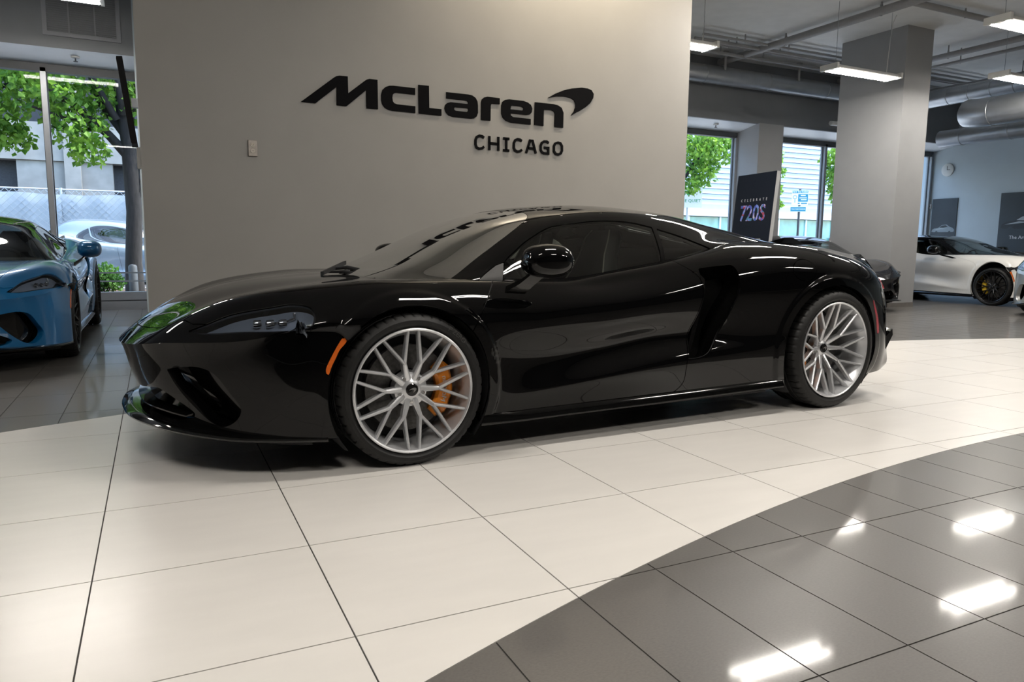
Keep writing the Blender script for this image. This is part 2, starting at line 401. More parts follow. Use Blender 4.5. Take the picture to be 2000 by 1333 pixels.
GT_G = [
 [(-.10,0,.795),(.05,0,.85),(.22,0,.925),(.49,0,1.045),(.72,0,1.128),(.98,0,1.178),(1.34,0,1.20),(1.73,0,1.185),(2.15,0,1.12),(2.62,0,1.035),(3.0,0,.97),(3.3,0,.93)],
 [(-.07,.28,.795),(.08,.28,.848),(.25,.28,.921),(.5,.28,1.034),(.73,.28,1.115),(.98,.28,1.166),(1.34,.28,1.19),(1.73,.28,1.173),(2.15,.28,1.105),(2.62,.28,1.022),(3.0,.27,.962),(3.3,.26,.928)],
 [(.03,.52,.793),(.15,.52,.84),(.3,.515,.90),(.5,.5,.992),(.73,.48,1.082),(.98,.46,1.138),(1.34,.45,1.165),(1.73,.455,1.143),(2.15,.46,1.077),(2.62,.45,1.0),(3.0,.42,.95),(3.3,.4,.922)],
 [(.17,.68,.791),(.25,.68,.815),(.36,.675,.86),(.5,.65,.922),(.7,.61,1.005),(.85,.585,1.06),(1.05,.56,1.105),(1.34,.548,1.126),(1.73,.555,1.098),(2.1,.56,1.042),(2.5,.55,.985),(3.0,.5,.935),(3.3,.47,.915)],
 [(.27,.755,.79),(.36,.745,.825),(.5,.73,.86),(.7,.705,.915),(.9,.695,.94),(1.1,.69,.96),(1.34,.69,.985),(1.6,.685,1.0),(1.85,.67,1.007),(2.1,.645,.998),(2.5,.6,.962),(3.0,.54,.92),(3.3,.5,.905)],
 [(.34,.79,.785),(.5,.79,.785),(.84,.795,.785),(1.15,.795,.825),(1.48,.785,.875),(1.77,.765,.93),(2.04,.735,.967),(2.5,.66,.94),(3.0,.58,.905),(3.3,.53,.895)],
 [(.34,.80,.74),(.84,.80,.74),(1.15,.80,.78),(1.48,.79,.83),(1.77,.77,.89),(2.04,.74,.92),(2.5,.67,.89),(3.0,.59,.86),(3.3,.54,.85)],
]
ARCH_F = (0.0, .33, .372, .372); ARCH_R = (2.665, .355, .418, .388)     # centre, radii
def gt_post(P):
    x, w, z = P[..., 0], P[..., 1], P[..., 2]
    for (cx, cz, ra, rb) in (ARCH_F, ARCH_R):
        rr = np.hypot((x-cx)*rb/ra, z-cz); R = rb; t = np.clip((R+.068-rr)/.022, 0, 1); t = t*t*(3-2*t)
        g = np.clip((w-.80)/.08, 0, 1)*np.clip((z-.12)/.1, 0, 1)
        w += .010*t*g
    P[..., 1] = w
    return P
def gt_main(nu, nv): return surface(GT_M, -1.1, 3.5, 1.25, .7, nu, nv, post=gt_post)
def gt_house(nu, nv): return surface(GT_G, -.10, 3.3, .75, .5, nu, nv)

# front bumper: level lines from the centre round the corner to the wheel arch
GT_F = [
 [(-1.10,0,.503),(-1.078,.22,.51),(-1.02,.40,.526),(-.93,.54,.542),(-.82,.68,.553),(-.68,.795,.566),(-.54,.865,.595),(-.44,.905,.618),(-.37,.925,.624),(-.3,.94,.629),(-.24,.95,.633)],
 [(-1.085,0,.465),(-1.063,.22,.47),(-1.005,.4,.485),(-.915,.54,.50),(-.807,.68,.51),(-.672,.795,.525),(-.54,.868,.55),(-.44,.908,.56),(-.37,.93,.562),(-.28,.945,.563)],
 [(-1.065,0,.385),(-1.045,.22,.39),(-.99,.4,.40),(-.905,.54,.41),(-.80,.68,.42),(-.665,.80,.43),(-.54,.875,.435),(-.44,.915,.437),(-.37,.937,.437),(-.3,.945,.437)],
 [(-1.045,0,.322),(-1.025,.22,.32),(-.975,.4,.315),(-.895,.54,.315),(-.79,.68,.32),(-.66,.80,.325),(-.54,.877,.33),(-.44,.917,.33),(-.37,.939,.33),(-.3,.945,.33)],
 [(-1.02,0,.25),(-1.0,.22,.25),(-.955,.4,.25),(-.88,.54,.25),(-.78,.68,.25),(-.655,.8,.25),(-.54,.875,.25),(-.44,.915,.25),(-.37,.938,.25),(-.3,.945,.25)],
 [(-1.0,0,.165),(-.985,.22,.165),(-.945,.4,.165),(-.875,.54,.165),(-.775,.68,.165),(-.65,.8,.165),(-.535,.872,.165),(-.44,.912,.165),(-.37,.935,.165),(-.3,.94,.165)],
]
def patch(rows, nu, nv, sm=2.0, post=None):
    """patch through rows given as 3D polylines (x, half width, z), each run from the centre outwards"""
    tt = np.linspace(0, 1, nu); C = []
    ref = np.array(rows[0], float)
    for r in rows:
        r = np.array(r, float); d = np.concatenate([[0], np.cumsum(np.linalg.norm(np.diff(r, axis=0), axis=1))]); d /= d[-1]
        c = np.stack([pchip(d, r[:, i], tt) for i in range(3)], 1)
        m = np.concatenate([c[::-1][:-1]*np.array([1, -1, 1]), c]); m = gsmooth(m, sm)
        C.append(m[nu-1:])
    C = np.stack(C, 1)
    ch = np.linalg.norm(np.diff(C, axis=1), axis=2).mean(0); vk = np.concatenate([[0], np.cumsum(ch)])
    W, e = natural_spline_matrix(vk, np.linspace(0, vk[-1], nv), False)
    P = np.einsum('vk,ukc->uvc', W, C); P[0, :, 1] = 0
    if post: P = post(P)
    N = np.cross(np.gradient(P, axis=0), np.gradient(P, axis=1)); N /= np.linalg.norm(N, axis=2, keepdims=True)+1e-12
    if (N[..., 1]*(P[..., 1] > .3)).sum() < 0: N = -N
    N[0, :, 1] = 0
    P = P*np.array([1, -1, 1]); N = N*np.array([1, -1, 1])
    idx = np.arange(nu*nv).reshape(nu, nv)
    a, b, c, d = idx[:-1, :-1].ravel(), idx[1:, :-1].ravel(), idx[1:, 1:].ravel(), idx[:-1, 1:].ravel()
    p = dict(P=P.reshape(-1, 3), N=N.reshape(-1, 3), F=np.concatenate([np.stack([a, d, b], 1), np.stack([b, d, c], 1)]))
    fn = np.cross(p['P'][p['F'][:, 1]]-p['P'][p['F'][:, 0]], p['P'][p['F'][:, 2]]-p['P'][p['F'][:, 0]])
    if (np.einsum('ij,ij->i', fn, p['N'][p['F'][:, 0]]) > 0).mean() < .5: p['F'] = p['F'][:, ::-1].copy()
    return p
# ----------------------------------------------------------------- the room
T = .602; LY = 2.10; WY = 7.158; WP = 7.77; FX = 17.25; CZ = 4.53
CX0, CY0, R1, R2 = 4.7, -12.47, 10.6, 13.75           # the pale tiles form an arc between two circles
m_wall = mat('warm grey wall paint', (.315, .308, .294), .55, noise=.03, scale=3, bump=.02, spec=.3)
m_blue = mat('pale grey wall with daylight tint', (.46, .53, .57), .6, noise=.03, scale=3)  # blue of the window daylight mixed into the wall colour
m_ceil = mat('grey ceiling paint', (.72, .72, .71), .7, noise=.05, scale=4)
m_dark = mat('charcoal soffit paint', (.19, .20, .215), .6, noise=.04, scale=4)
m_sof = mat('light soffit underside', (.74, .77, .80), .4, noise=.03, scale=5)
m_col = mat('column paint', (.31, .315, .32), .5, noise=.03, scale=4)
m_white = mat('pale ceramic tile', (.77, .745, .71), .34, noise=.03, scale=3, spec=.4, rnoise=.03, coat=.32, coatr=.20, stretch=(1, 4, 1))
m_grey = mat('grey stone tile', (.118, .112, .105), .36, noise=.14, scale=110, bump=.02, spec=.30, rnoise=.06, coat=.30, coatr=.065, stretch=(1, 1.8, 1))
m_grout = mat('dark grout', (.06, .057, .055), .8, noise=.1)
m_frame = mat('anodised window frame', (.34, .36, .385), .35, metal=.5, noise=.03)
m_frame_d = mat('dark window gasket', (.05, .055, .06), .5, noise=.03)
m_pane = glass('window pane', (.93, .97, .97), .004)
m_black = mat('satin black', (.012, .012, .013), .4, noise=.1)
m_metal = mat('galvanised duct metal', (.42, .44, .46), .32, metal=.75, noise=.08, scale=6, rnoise=.06)
m_paintpipe = mat('grey painted pipe', (.30, .30, .305), .5, noise=.05)
m_whitepl = mat('white fixture enamel', (.62, .62, .60), .4, noise=.02)

def clip_poly(poly, f):
    """part of a polygon with f > 0, following the circle where it is cut"""
    d = []
    for a, b in zip(poly, poly[1:]+poly[:1]):
        for k in range(10): d.append((a[0]+(b[0]-a[0])*k/10, a[1]+(b[1]-a[1])*k/10))
    v = [f(p) for p in d]
    if min(v) > 0: return poly
    if max(v) <= 0: return None
    n = len(d); res = []
    st = next(i for i in range(n) if v[i-1] <= 0 < v[i])
    cut = lambda i, j: tuple(d[i][c]+(d[j][c]-d[i][c])*v[i]/(v[i]-v[j]) for c in (0, 1))
    entry = cut(st-1, st) if v[st-1] < 0 else d[st-1]
    res.append(entry); k = st
    while k < st+n and v[k % n] > 0: res.append(d[k % n]); k += 1
    ex = cut((k-1) % n, k % n); res.append(ex)
    a0 = math.atan2(ex[1]-CY0, ex[0]-CX0); a1 = math.atan2(entry[1]-CY0, entry[0]-CX0); rr = math.hypot(ex[0]-CX0, ex[1]-CY0)
    for t in (.25, .5, .75): res.append((CX0+rr*math.cos(a0+(a1-a0)*t), CY0+rr*math.sin(a0+(a1-a0)*t)))
    o = [res[0]]
    for p in res[1:]:
        if math.dist(p, o[-1]) > .004: o.append(p)
    return o if len(o) > 2 else None
floor = MB().box((-7, -9.2, -.12), (FX, 7.9, -.003)).build('floor', m_grout); tag(floor, 'pale arc of ceramic tiles between grey stone tiles', kind='structure')
inv = cam.matrix_world.inverted()
def px(p):
    q = inv @ Vector(p)
    if q.z > -.1: return None
    return (1000+1424.07*q.x/-q.z, 666.5-1424.07*q.y/-q.z)
rad = lambda p: math.hypot(p[0]-CX0, p[1]-CY0)
def cells(w, h, x0, x1, y0, y1):
    for i in range(math.floor(x0/w), math.ceil(x1/w)):
        for j in range(math.floor(y0/h), math.ceil(y1/h)): yield i*w, j*h
g2 = .0022
def full(w, h): return [(g2, g2), (w-g2, g2), (w-g2, h-g2), (g2, h-g2)]
def tile_set(w, h, tests, m, keep):
    mesh_full = MB().prism(full(w, h), -.008, 0, 'xy').mesh('tile', m)
    found = []
    for (x, y) in cells(w, h, -6.9, FX-.1, -9, WP):
        base = [(x+a, y+b) for a, b in full(w, h)]; poly = base
        for f in tests:
            poly = clip_poly(poly, f) if poly else None
        if not poly: continue
        cxy = (sum(p[0] for p in poly)/len(poly), sum(p[1] for p in poly)/len(poly))
        q = [px((a, b, 0)) for a, b in base]; area = 0
        if all(q) and max(c[0] for c in q) > -20 and min(c[0] for c in q) < 2020 and max(c[1] for c in q) > 0 and min(c[1] for c in q) < 1360:
            area = abs(sum(q[i][0]*q[(i+1) % 4][1]-q[(i+1) % 4][0]*q[i][1] for i in range(4)))/2
        found.append((area, (x, y), base, poly))
    found.sort(key=lambda t: -t[0]); field = MB(); n = 0
    for area, (x, y), base, poly in found:
        if n < keep and area > 60:
            n += 1
            if poly is base: o = link('tile', mesh_full, floor); o.location = (x, y, 0)
            else: MB().prism(poly, -.008, 0, 'xy').build('tile', m, floor)
        else: field.prism(poly, -.008, 0, 'xy')
    if field.v: tag(field.build('tile_field', m, floor), kind='stuff')
tile_set(T, T, (lambda p: rad(p)-R1, lambda p: R2-rad(p)), m_white, 300)
tile_set(T/2, T, (lambda p: R1-.003-rad(p),), m_grey, 150)
tile_set(T/2, T, (lambda p: rad(p)-R2-.003,), m_grey, 150)

def st(o, label=None): return tag(o, label, kind='structure')
# logo wall, column, window bays, far walls, ceiling
st(MB().box((.142, LY, 0), (5.20, LY+.30, CZ)).build('wall_back', m_wall), 'large warm grey feature wall behind the black car')
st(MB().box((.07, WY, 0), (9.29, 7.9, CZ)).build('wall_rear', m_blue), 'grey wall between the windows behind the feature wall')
col = MB().box((11.185, 4.137, 0), (11.83, 5.385, CZ)).build('wall_column', m_col); st(col, 'square grey column right of the feature wall')
st(MB().box((11.18, 4.13, 0), (11.835, 5.39, .075)).build('baseboard_column', mat('column base tile', (.16, .15, .14), .4, noise=.1), col))
st(MB().box((-7, WY+.05, 3.41), (.07, WY+.14, CZ)).build('trim_1', m_dark), 'charcoal soffit above the left window')
st(MB().box((9.29, WY+.0, 3.41), (FX, WY+.09, CZ)).build('trim_2', m_dark), 'charcoal soffit above the right windows')
for k, (a, b) in enumerate(((-7, .09), (9.29, FX))):
    st(MB().add([(a, WY+.06, 3.408), (b, WY+.06, 3.408), (b, WP+.1, 3.28), (a, WP+.1, 3.28), (a, WY+.06, 3.47), (b, WY+.06, 3.47), (b, WP+.1, 3.47), (a, WP+.1, 3.47)],
        [(0, 1, 2, 3), (4, 5, 6, 7), (0, 1, 5, 4), (1, 2, 6, 5), (2, 3, 7, 6), (3, 0, 4, 7)]).build('trim_%d' % (3+k), m_sof), 'pale sloping soffit underside over the %s windows' % ('left', 'right')[k])
st(MB().box((-7, WP+.1, 3.25), (.09, 7.95, CZ)).box((9.29, WP+.1, 3.25), (FX, 7.95, CZ)).build('wall_window_head', m_dark))
st(MB().box((11.05, 7.13, 0), (11.70, 7.9, 3.42)).build('wall_pilaster', m_col), 'grey pilaster between the right windows')
st(MB().box((FX, -9.2, 0), (FX+.15, 8.0, CZ)).build('wall_right', m_blue), 'pale grey wall with a bluish daylight tint behind the white car')
st(MB().box((-7.15, -9.2, 0), (-7, 8.0, CZ)).build('wall_left', m_wall))
st(MB().box((-7, -9.35, 0), (FX, -9.2, CZ)).build('wall_front', mat('dark grey wall paint', (.02, .02, .021), .6, noise=.05)))
st(MB().box((-7.2, -9.4, CZ), (FX+.2, 8.0, CZ+.2)).build('ceiling', m_ceil), 'grey painted ceiling with hung services')
def window(n, x0, x1, mull, label, jamb=True):
    w = st(empty('window_%d' % n), label)
    wd = .032
    xs = [x0]+mull+[x1]
    for x in xs: MB().box((x-wd, WP-.06, .22), (x+wd, WP+.07, 3.25)).build('mullion', m_frame, w); MB().box((x-wd-.012, WP+.0, .24), (x+wd+.012, WP+.03, 3.23)).build('gasket', m_frame_d, w)
    MB().box((x0, WP-.06, 3.20), (x1, WP+.07, 3.30)).build('head_rail', m_frame_d, w)
    MB().box((x0, WP-.06, .135), (x1, WP+.07, .25)).build('bottom_rail', m_frame, w)
    MB().box((x0, WP-.10, 0), (x1, WP+.10, .12)).build('curb', m_frame, w)
    MB().box((x0, WP-.05, .10), (x1, WP+.06, .15)).build('gasket', m_frame_d, w)
    for a, b in zip(xs, xs[1:]): MB().box((a, WP+.008, .22), (b, WP+.016, 3.25)).build('pane', m_pane, w)
window(1, -6.9, .12, [-4.85, -2.95, -1.03], 'tall framed shop window left of the feature wall')
window(2, 8.9, 11.03, [], 'tall window right of the feature wall')
window(3, 11.70, FX-.05, [13.60, 15.5], 'tall window behind the square column')
# portals help the sky light through the panes
for a, b in ((-6.9, .12), (9.3, 11.03), (11.7, FX-.05)):
    l = bpy.data.lights.new('window_portal', 'AREA'); l.shape = 'RECTANGLE'; l.size = b-a; l.size_y = 3.0
    try: l.cycles.is_portal = True
    except Exception: pass
    o = link('window_portal', l); o.location = ((a+b)/2, WP+.05, 1.73); o.rotation_euler = (R(-90), 0, 0)

# ----------------------------------------------------------------- vents, ducts, pipes
def vent(name, label, x0, x1, z0, z1, y, cols, pitch, group=None):
    v = tag(empty(name, ((x0+x1)/2, y, z0)), label, 'air vent', group); W = x1-x0; H = z1-z0; f = .05
    m_vf = mat('vent frame enamel', (.27, .28, .30), .5, noise=.03); m_vs = mat('vent slat enamel', (.24, .25, .265), .5, noise=.03)
    MB().box((-W/2, -.012, 0), (W/2, .01, f)).box((-W/2, -.012, H-f), (W/2, .01, H)).box((-W/2, -.012, f), (-W/2+f, .01, H-f)).box((W/2-f, -.012, f), (W/2, .01, H-f)).build('frame', m_vf, v)
    MB().box((-W/2+.02, .012, .02), (W/2-.02, .03, H-.02)).build('backing', m_black, v)
    for k in range(1, cols): x = -W/2+W*k/cols; MB().box((x-.008, -.014, f), (x+.008, .008, H-f)).build('divider', m_vf, v)
    sm = MB().add([(-W/2+f, -.012, .002), (W/2-f, -.012, .002), (W/2-f, -.004, .010), (-W/2+f, -.004, .010), (-W/2+f, -.012, -.002), (W/2-f, -.012, -.002), (W/2-f, -.004, .006), (-W/2+f, -.004, .006)],
        [(0, 1, 2, 3), (4, 5, 6, 7), (0, 1, 5, 4), (1, 2, 6, 5), (2, 3, 7, 6), (3, 0, 4, 7)]).mesh('slat', m_vs)
    z = f+.008
    while z < H-f: o = link('slat', sm, v); o.location = (0, 0, z); z += pitch
    return v
vent('wall_vent', 'dark slatted air vent on the soffit above the left window', -.945, -.07, 3.555, 4.25, WY+.045, 3, .0262)
vg = vent('wall_vent', 'black slatted air vent behind the big round duct', -.62, .62, 0, .42, 0, 2, .03)
vg.location = (FX-.02, 6.35, 3.42); vg.rotation_euler = (0, 0, R(-90))

def duct(name, label, pts, r, seam, end=None, group='round ceiling ducts'):
    d = tag(empty(name, pts[0]), label, 'duct', group); P = [Vector(p)-Vector(pts[0]) for p in pts]
    MB().tube(P, r, 36).build('duct_body', m_metal, d, 40)
    L = 0; tot = sum((b-a).length for a, b in zip(P, P[1:])); s = seam*.5
    rm = None
    while s < tot:
        q = s
        for a, b in zip(P, P[1:]):
            l = (b-a).length
            if q <= l:
                c = a+(b-a)*(q/l); dd = (b-a).normalized()
                rm = MB().tube([(-dd*.012), (-dd*.006), (dd*.006), (dd*.012)], [r+.001, r+.008, r+.008, r+.001], 36)
                o = rm.build('seam', m_metal, d, 40); o.location = c; break
            q -= l
        s += seam
    return d
duct('round_duct', 'long round duct running along the charcoal soffit', [(8.6, 6.88, 4.13), (14.3, 6.88, 4.13)], .16, 1.55)
duct('round_duct', 'spiral seamed duct right of the column', [(14.5, 7.05, 3.99), (14.5, -3.0, 3.99)], .162, .42)
el = [(13.5+.0, 4.5-.0, 3.9)]
big = duct('round_duct', 'fat silver duct with a rounded elbow end at the right edge', [(13.55, 4.55, 3.42), (13.5, 4.38, 3.39), (13.5, 4.1, 3.385), (13.5, 4.02, 3.385), (13.5, -2.5, 3.385)], .245, .95)
MB().lathe([(0.001, .16), (.10, .15), (.18, .10), (.225, .04), (.245, -.02)], 36, 'y').build('elbow_cap', m_metal, big, 60).location = (0.05, -.02, 0)
duct('round_duct', 'thin lower duct behind the fat silver duct', [(14.35, 5.6, 3.15), (14.35, -2.5, 3.15)], .16, .9)
def pipe(label, pts, r, m=m_paintpipe, n=10, name='ceiling_pipe', hang=()):
    o = tag(empty(name, pts[0], label=label, cat='pipe', group='pipes under the ceiling'))
    q = [Vector(p)-Vector(pts[0]) for p in pts]
    MB().tube(q, r, n).build('pipe_run', m, o, 50)
    for p in hang:
        b = Vector(p)-Vector(pts[0]); MB().tube([b, b+Vector((0, 0, CZ-p[2]))], .012, 6).build('hanger', m, o)
        MB().tube([b-Vector((0, 0, r+.006))+Vector((0, 0, .0)), b+Vector((0, 0, r+.03))], r*.35, 6).build('clamp', m, o)
    return o
pipe('thick grey pipe crossing the ceiling towards the windows', [(9.86, 7.0, 4.40), (9.86, -1.0, 4.40)], .062, hang=[(9.86, 5.4, 4.40), (9.86, 3.6, 4.4)])
pipe('straight grey pipe crossing in front of the column top', [(9.86, 3.22, 4.44), (16.6, 3.22, 4.44)], .045, hang=[(11.2, 3.22, 4.44), (12.0, 3.22, 4.44)])
for k, (y, z, r, lb) in enumerate(((5.75, 4.42, .022, 'front thin pipe of the bundle right of the feature wall'), (5.95, 4.40, .03, 'second thin pipe of the bundle right of the feature wall'),
        (6.15, 4.43, .018, 'third thin pipe of the bundle right of the feature wall'), (6.35, 4.36, .03, 'rear pipe of the bundle right of the feature wall'))):
    pipe(lb, [(8.4, y, z), (16.8, y, z)], r, hang=[(9.3, y, z), (10.3, y, z)])
for k, (x, z, r, lb) in enumerate(((12.9, 4.36, .05, 'thick pipe right of the column nearest the light'), (13.25, 4.30, .03, 'thin pipe beside the thick pipe right of the column'),
        (15.1, 4.30, .03, 'far thin pipe above the spiral duct'))):
    pipe(lb, [(x, 6.9, z), (x, -3, z)], r, hang=[(x, 4.6, z), (x, 3.2, z)])
pipe('white drain pipe bent under the spiral duct', [(12.4, 6.6, 3.45), (14.15, 6.6, 3.45), (14.32, 6.6, 3.50), (14.36, 6.6, 3.64), (14.36, 6.6, 3.84)], .045, m_whitepl)
for (x, lb) in ((9.75, 'strap hanger of the long duct nearest the feature wall'), (11.6, 'strap hanger of the long duct by the column')):
    h = tag(empty('duct_hanger', (x, 6.72, 4.2), label=lb, cat='hanger', group='duct hangers'))
    MB().box((-.025, -.008, 0), (.025, .008, CZ-4.2)).build('strap', m_paintpipe, h); MB().box((-.05, -.03, CZ-4.22), (.05, .03, CZ-4.2)).build('plate', m_paintpipe, h)

# ----------------------------------------------------------------- hung lamps
m_led = mat('lit lamp lens', (1, 1, 1), .5, emit=LAMP_COLOR, es=LAMP_WATTS)
def lamp(x, y, label, z=3.55, L=1.38):
    f = tag(empty('hanging_lamp', (x, y, z)), label, 'lamp', 'hung twin strip lamps')
    sec = [(-.15, .03), (-.12, .065), (-.03, .075), (.03, .075), (.12, .065), (.15, .03), (.15, .018), (.115, .012), (.05, .03), (.03, .012), (-.03, .012), (-.05, .03), (-.115, .012), (-.15, .018)]
    MB().loft([[(u, a, b) for a, b in sec] for u in (0, L)], True, True).build('housing', m_whitepl, f)
    for s in (-1, 1):
        MB().loft([[(u, s*.082+.034*math.cos(t), .022+.024*math.sin(t)) for t in np.linspace(0, -math.pi, 7)] for u in (.03, L-.03)], False).build('lens', m_led, f, 60)
    for u in (0, L):
        MB().box((u-.02, -.155, .004), (u+.02, .155, .085)).build('end_cap', m_whitepl, f)
    for u in (.12, L-.12):
        MB().tube([(u, 0, .07), (u, 0, .45), (u, 0, CZ-z)], .004, 5).build('cable', m_frame, f)
    MB().tube([(L-.1, .05, .07), (L-.06, .07, .3), (L-.1, .02, .6), (L-.02, .06, .85), (L+.04, .05, CZ-z)], .006, 5).build('cord', m_whitepl, f)
    return f
for (x, y, lb) in ((5.55, 3.83, 'hung strip lamp at the right edge of the feature wall'), (9.18, 3.86, 'hung twin strip lamp in front of the square column'),
        (11.75, 2.98, 'hung strip lamp in front of the fat silver duct'), (9.02, 1.38, 'hung strip lamp in the top right corner'), (5.5, 1.36, 'hung strip lamp above the black car'),
  
        (-3.7, 2.7, 'hung strip lamp left of the blue car'), (-1.57, 5.43, 'hung strip lamp over the vent at top left'), (1.9, -1.6, 'hung strip lamp above the nearest pale tiles'), (5.5, -1.6, 'hung strip lamp above the grey floor'),
        (-.9, -3.5, 'added fill strip lamp above the bottom left tiles'), (8.6, -4.8, 'added fill strip lamp far behind the grey tiles'),  # both lamps added out of view to brighten the floor
        (2.9, -5.2, 'added fill strip lamp behind the nearest pale tiles'), (6.5, -5.2, 'added fill strip lamp behind the nearest grey tiles')):  # added pair behind the camera, more fill for the floor
    lamp(x, y, lb)
m_spotlens = mat('lit spot lens', (1, 1, 1), .4, emit=(1, .88, .7), es=40)
def spot(x, y, tx, ty, tz, watts, label, z=4.3):
    s = tag(empty('spot_lamp', (x, y, z)), label, 'spot lamp', 'ceiling spot lamps')
    d = (Vector((tx, ty, tz))-Vector((x, y, z))).normalized(); q = d.to_track_quat('-Z', 'Y')
    MB().tube([(0, 0, .02), (0, 0, CZ-z)], .015, 8).build('stem', m_black, s)
    can = MB().lathe([(.001, .09), (.05, .085), (.055, .0), (.055, -.09), (.05, -.095), (.046, -.07)], 24, 'z').build('can', m_black, s, 50); can.rotation_mode = 'QUATERNION'; can.rotation_quaternion = q
    ln = MB().lathe([(.001, 0), (.045, 0)], 20, 'z').build('lens', m_spotlens, can); ln.location = (0, 0, -.075)
    l = bpy.data.lights.new('spot_beam', 'SPOT'); l.energy = watts; l.spot_size = R(125); l.spot_blend = 1.0; l.color = (1, .86, .66); l.shadow_soft_size = .05
    o = link('spot_beam', l, can); o.location = (0, 0, -.11)
    return s
spot(3.0, LY-.62, 3.05, LY, 3.3, SPOT_WATTS*1.0, 'black spot lamp washing the wall above the lettering')
spot(3.9, LY-.62, 3.95, LY, 3.3, SPOT_WATTS*1.5, 'black spot lamp washing the wall above the swoosh')
spot(4.8, LY-.62, 4.85, LY, 3.3, SPOT_WATTS*.7, 'black spot lamp washing the right end of the wall')
LOGO = {
 'm': ([(2.215, 3.012), (2.702, 3.404), (2.737, 3.426), (2.782, 3.439), (2.906, 3.439), (2.909, 3.199), (3.151, 3.395), (3.192, 3.425), (3.234, 3.439), (3.358, 3.438), (3.36, 3.007), (3.183, 3.006), (3.181, 3.268), (2.883, 3.009), (2.736, 3.011), (2.736, 3.27), (2.425, 3.01)], None),
 'c': ([(3.954, 3.375), (3.604, 3.377), (3.543, 3.371), (3.483, 3.347), (3.436, 3.301), (3.413, 3.225), (3.414, 3.146), (3.431, 3.085), (3.473, 3.037), (3.527, 3.014), (3.593, 3.005), (3.955, 3.002), (3.955, 3.103), (3.662, 3.106), (3.615, 3.119), (3.595, 3.145), (3.587, 3.196), (3.594, 3.242), (3.617, 3.267), (3.651, 3.279), (3.954, 3.277)], None),
 'l': ([(4.007, 3.432), (4.179, 3.433), (4.183, 3.098), (4.387, 3.097), (4.387, 2.998), (4.011, 3.001)], None),
 'a': ([(4.471, 3.367), (4.836, 3.367), (4.914, 3.358), (4.972, 3.325), (5.005, 3.275), (5.015, 3.211), (5.016, 3.096), (4.994, 3.036), (4.951, 3.006), (4.894, 2.995), (4.582, 2.997), (4.512, 3.014), (4.464, 3.054), (4.439, 3.115), (4.45, 3.167), (4.485, 3.201), (4.54, 3.219), (4.843, 3.217), (4.84, 3.253), (4.819, 3.268), (4.471, 3.273)], [(4.603, 3.136), (4.624, 3.151), (4.843, 3.151), (4.844, 3.113), (4.825, 3.092), (4.631, 3.094), (4.603, 3.108)]),
 'r': ([(5.071, 2.99), (5.073, 3.268), (5.087, 3.314), (5.123, 3.347), (5.181, 3.364), (5.402, 3.361), (5.403, 3.266), (5.277, 3.263), (5.248, 3.252), (5.241, 3.225), (5.238, 2.991)], None),
 'e': ([(5.979, 2.985), (5.615, 2.989), (5.524, 3.011), (5.464, 3.055), (5.434, 3.118), (5.433, 3.249), (5.454, 3.31), (5.499, 3.344), (5.573, 3.36), (5.839, 3.358), (5.923, 3.339), (5.978, 3.305), (6.005, 3.247), (5.995, 3.186), (5.957, 3.15), (5.895, 3.138), (5.598, 3.139), (5.611, 3.101), (5.652, 3.082), (5.978, 3.078)], [(5.598, 3.203), (5.608, 3.254), (5.639, 3.266), (5.802, 3.265), (5.843, 3.243), (5.837, 3.213), (5.81, 3.201)]),
 'n': ([(6.049, 2.988), (6.054, 3.358), (6.4, 3.359), (6.496, 3.347), (6.569, 3.311), (6.608, 3.232), (6.606, 2.984), (6.436, 2.984), (6.44, 3.204), (6.418, 3.24), (6.37, 3.255), (6.225, 3.253), (6.222, 2.984)], None),
 'swoosh': ([(6.306, 3.455), (6.444, 3.535), (6.603, 3.605), (6.764, 3.652), (6.96, 3.684), (7.076, 3.683), (7.16, 3.66), (7.205, 3.602), (7.197, 3.532), (7.141, 3.444), (7.051, 3.367), (6.937, 3.295), (6.839, 3.245), (6.755, 3.197), (6.814, 3.271), (6.842, 3.342), (6.844, 3.403), (6.809, 3.462), (6.735, 3.493), (6.605, 3.504), (6.477, 3.494)], None),
}
CITY = {
 'c': [[(5.127, 2.71), (5.092, 2.732), (5.042, 2.736), (4.997, 2.712), (4.976, 2.662), (4.976, 2.597), (4.993, 2.55), (5.038, 2.53), (5.088, 2.538), (5.129, 2.567)]],
 'h': [[(5.222, 2.745), (5.223, 2.52)], [(5.384, 2.742), (5.386, 2.52)], [(5.223, 2.631), (5.385, 2.627)]],
 'i': [[(5.473, 2.725), (5.586, 2.725)], [(5.529, 2.725), (5.531, 2.536)], [(5.473, 2.534), (5.586, 2.534)]],
 'c2': [[(5.818, 2.707), (5.779, 2.727), (5.736, 2.731), (5.693, 2.709), (5.67, 2.661), (5.671, 2.586), (5.69, 2.546), (5.738, 2.528), (5.786, 2.537), (5.822, 2.563)]],
 'a': [[(5.902, 2.518), (5.972, 2.724), (6.021, 2.723), (6.087, 2.517)], [(5.93, 2.599), (6.052, 2.596)]],
 'g': [[(6.331, 2.709), (6.291, 2.73), (6.241, 2.728), (6.197, 2.702), (6.178, 2.654), (6.18, 2.586), (6.2, 2.549), (6.24, 2.533), (6.326, 2.533), (6.325, 2.628), (6.243, 2.626)]],
 'o': [[(6.511, 2.728), (6.562, 2.718), (6.591, 2.677), (6.593, 2.596), (6.57, 2.551), (6.52, 2.529), (6.47, 2.538), (6.436, 2.581), (6.434, 2.663), (6.456, 2.707), (6.511, 2.728)]],
}
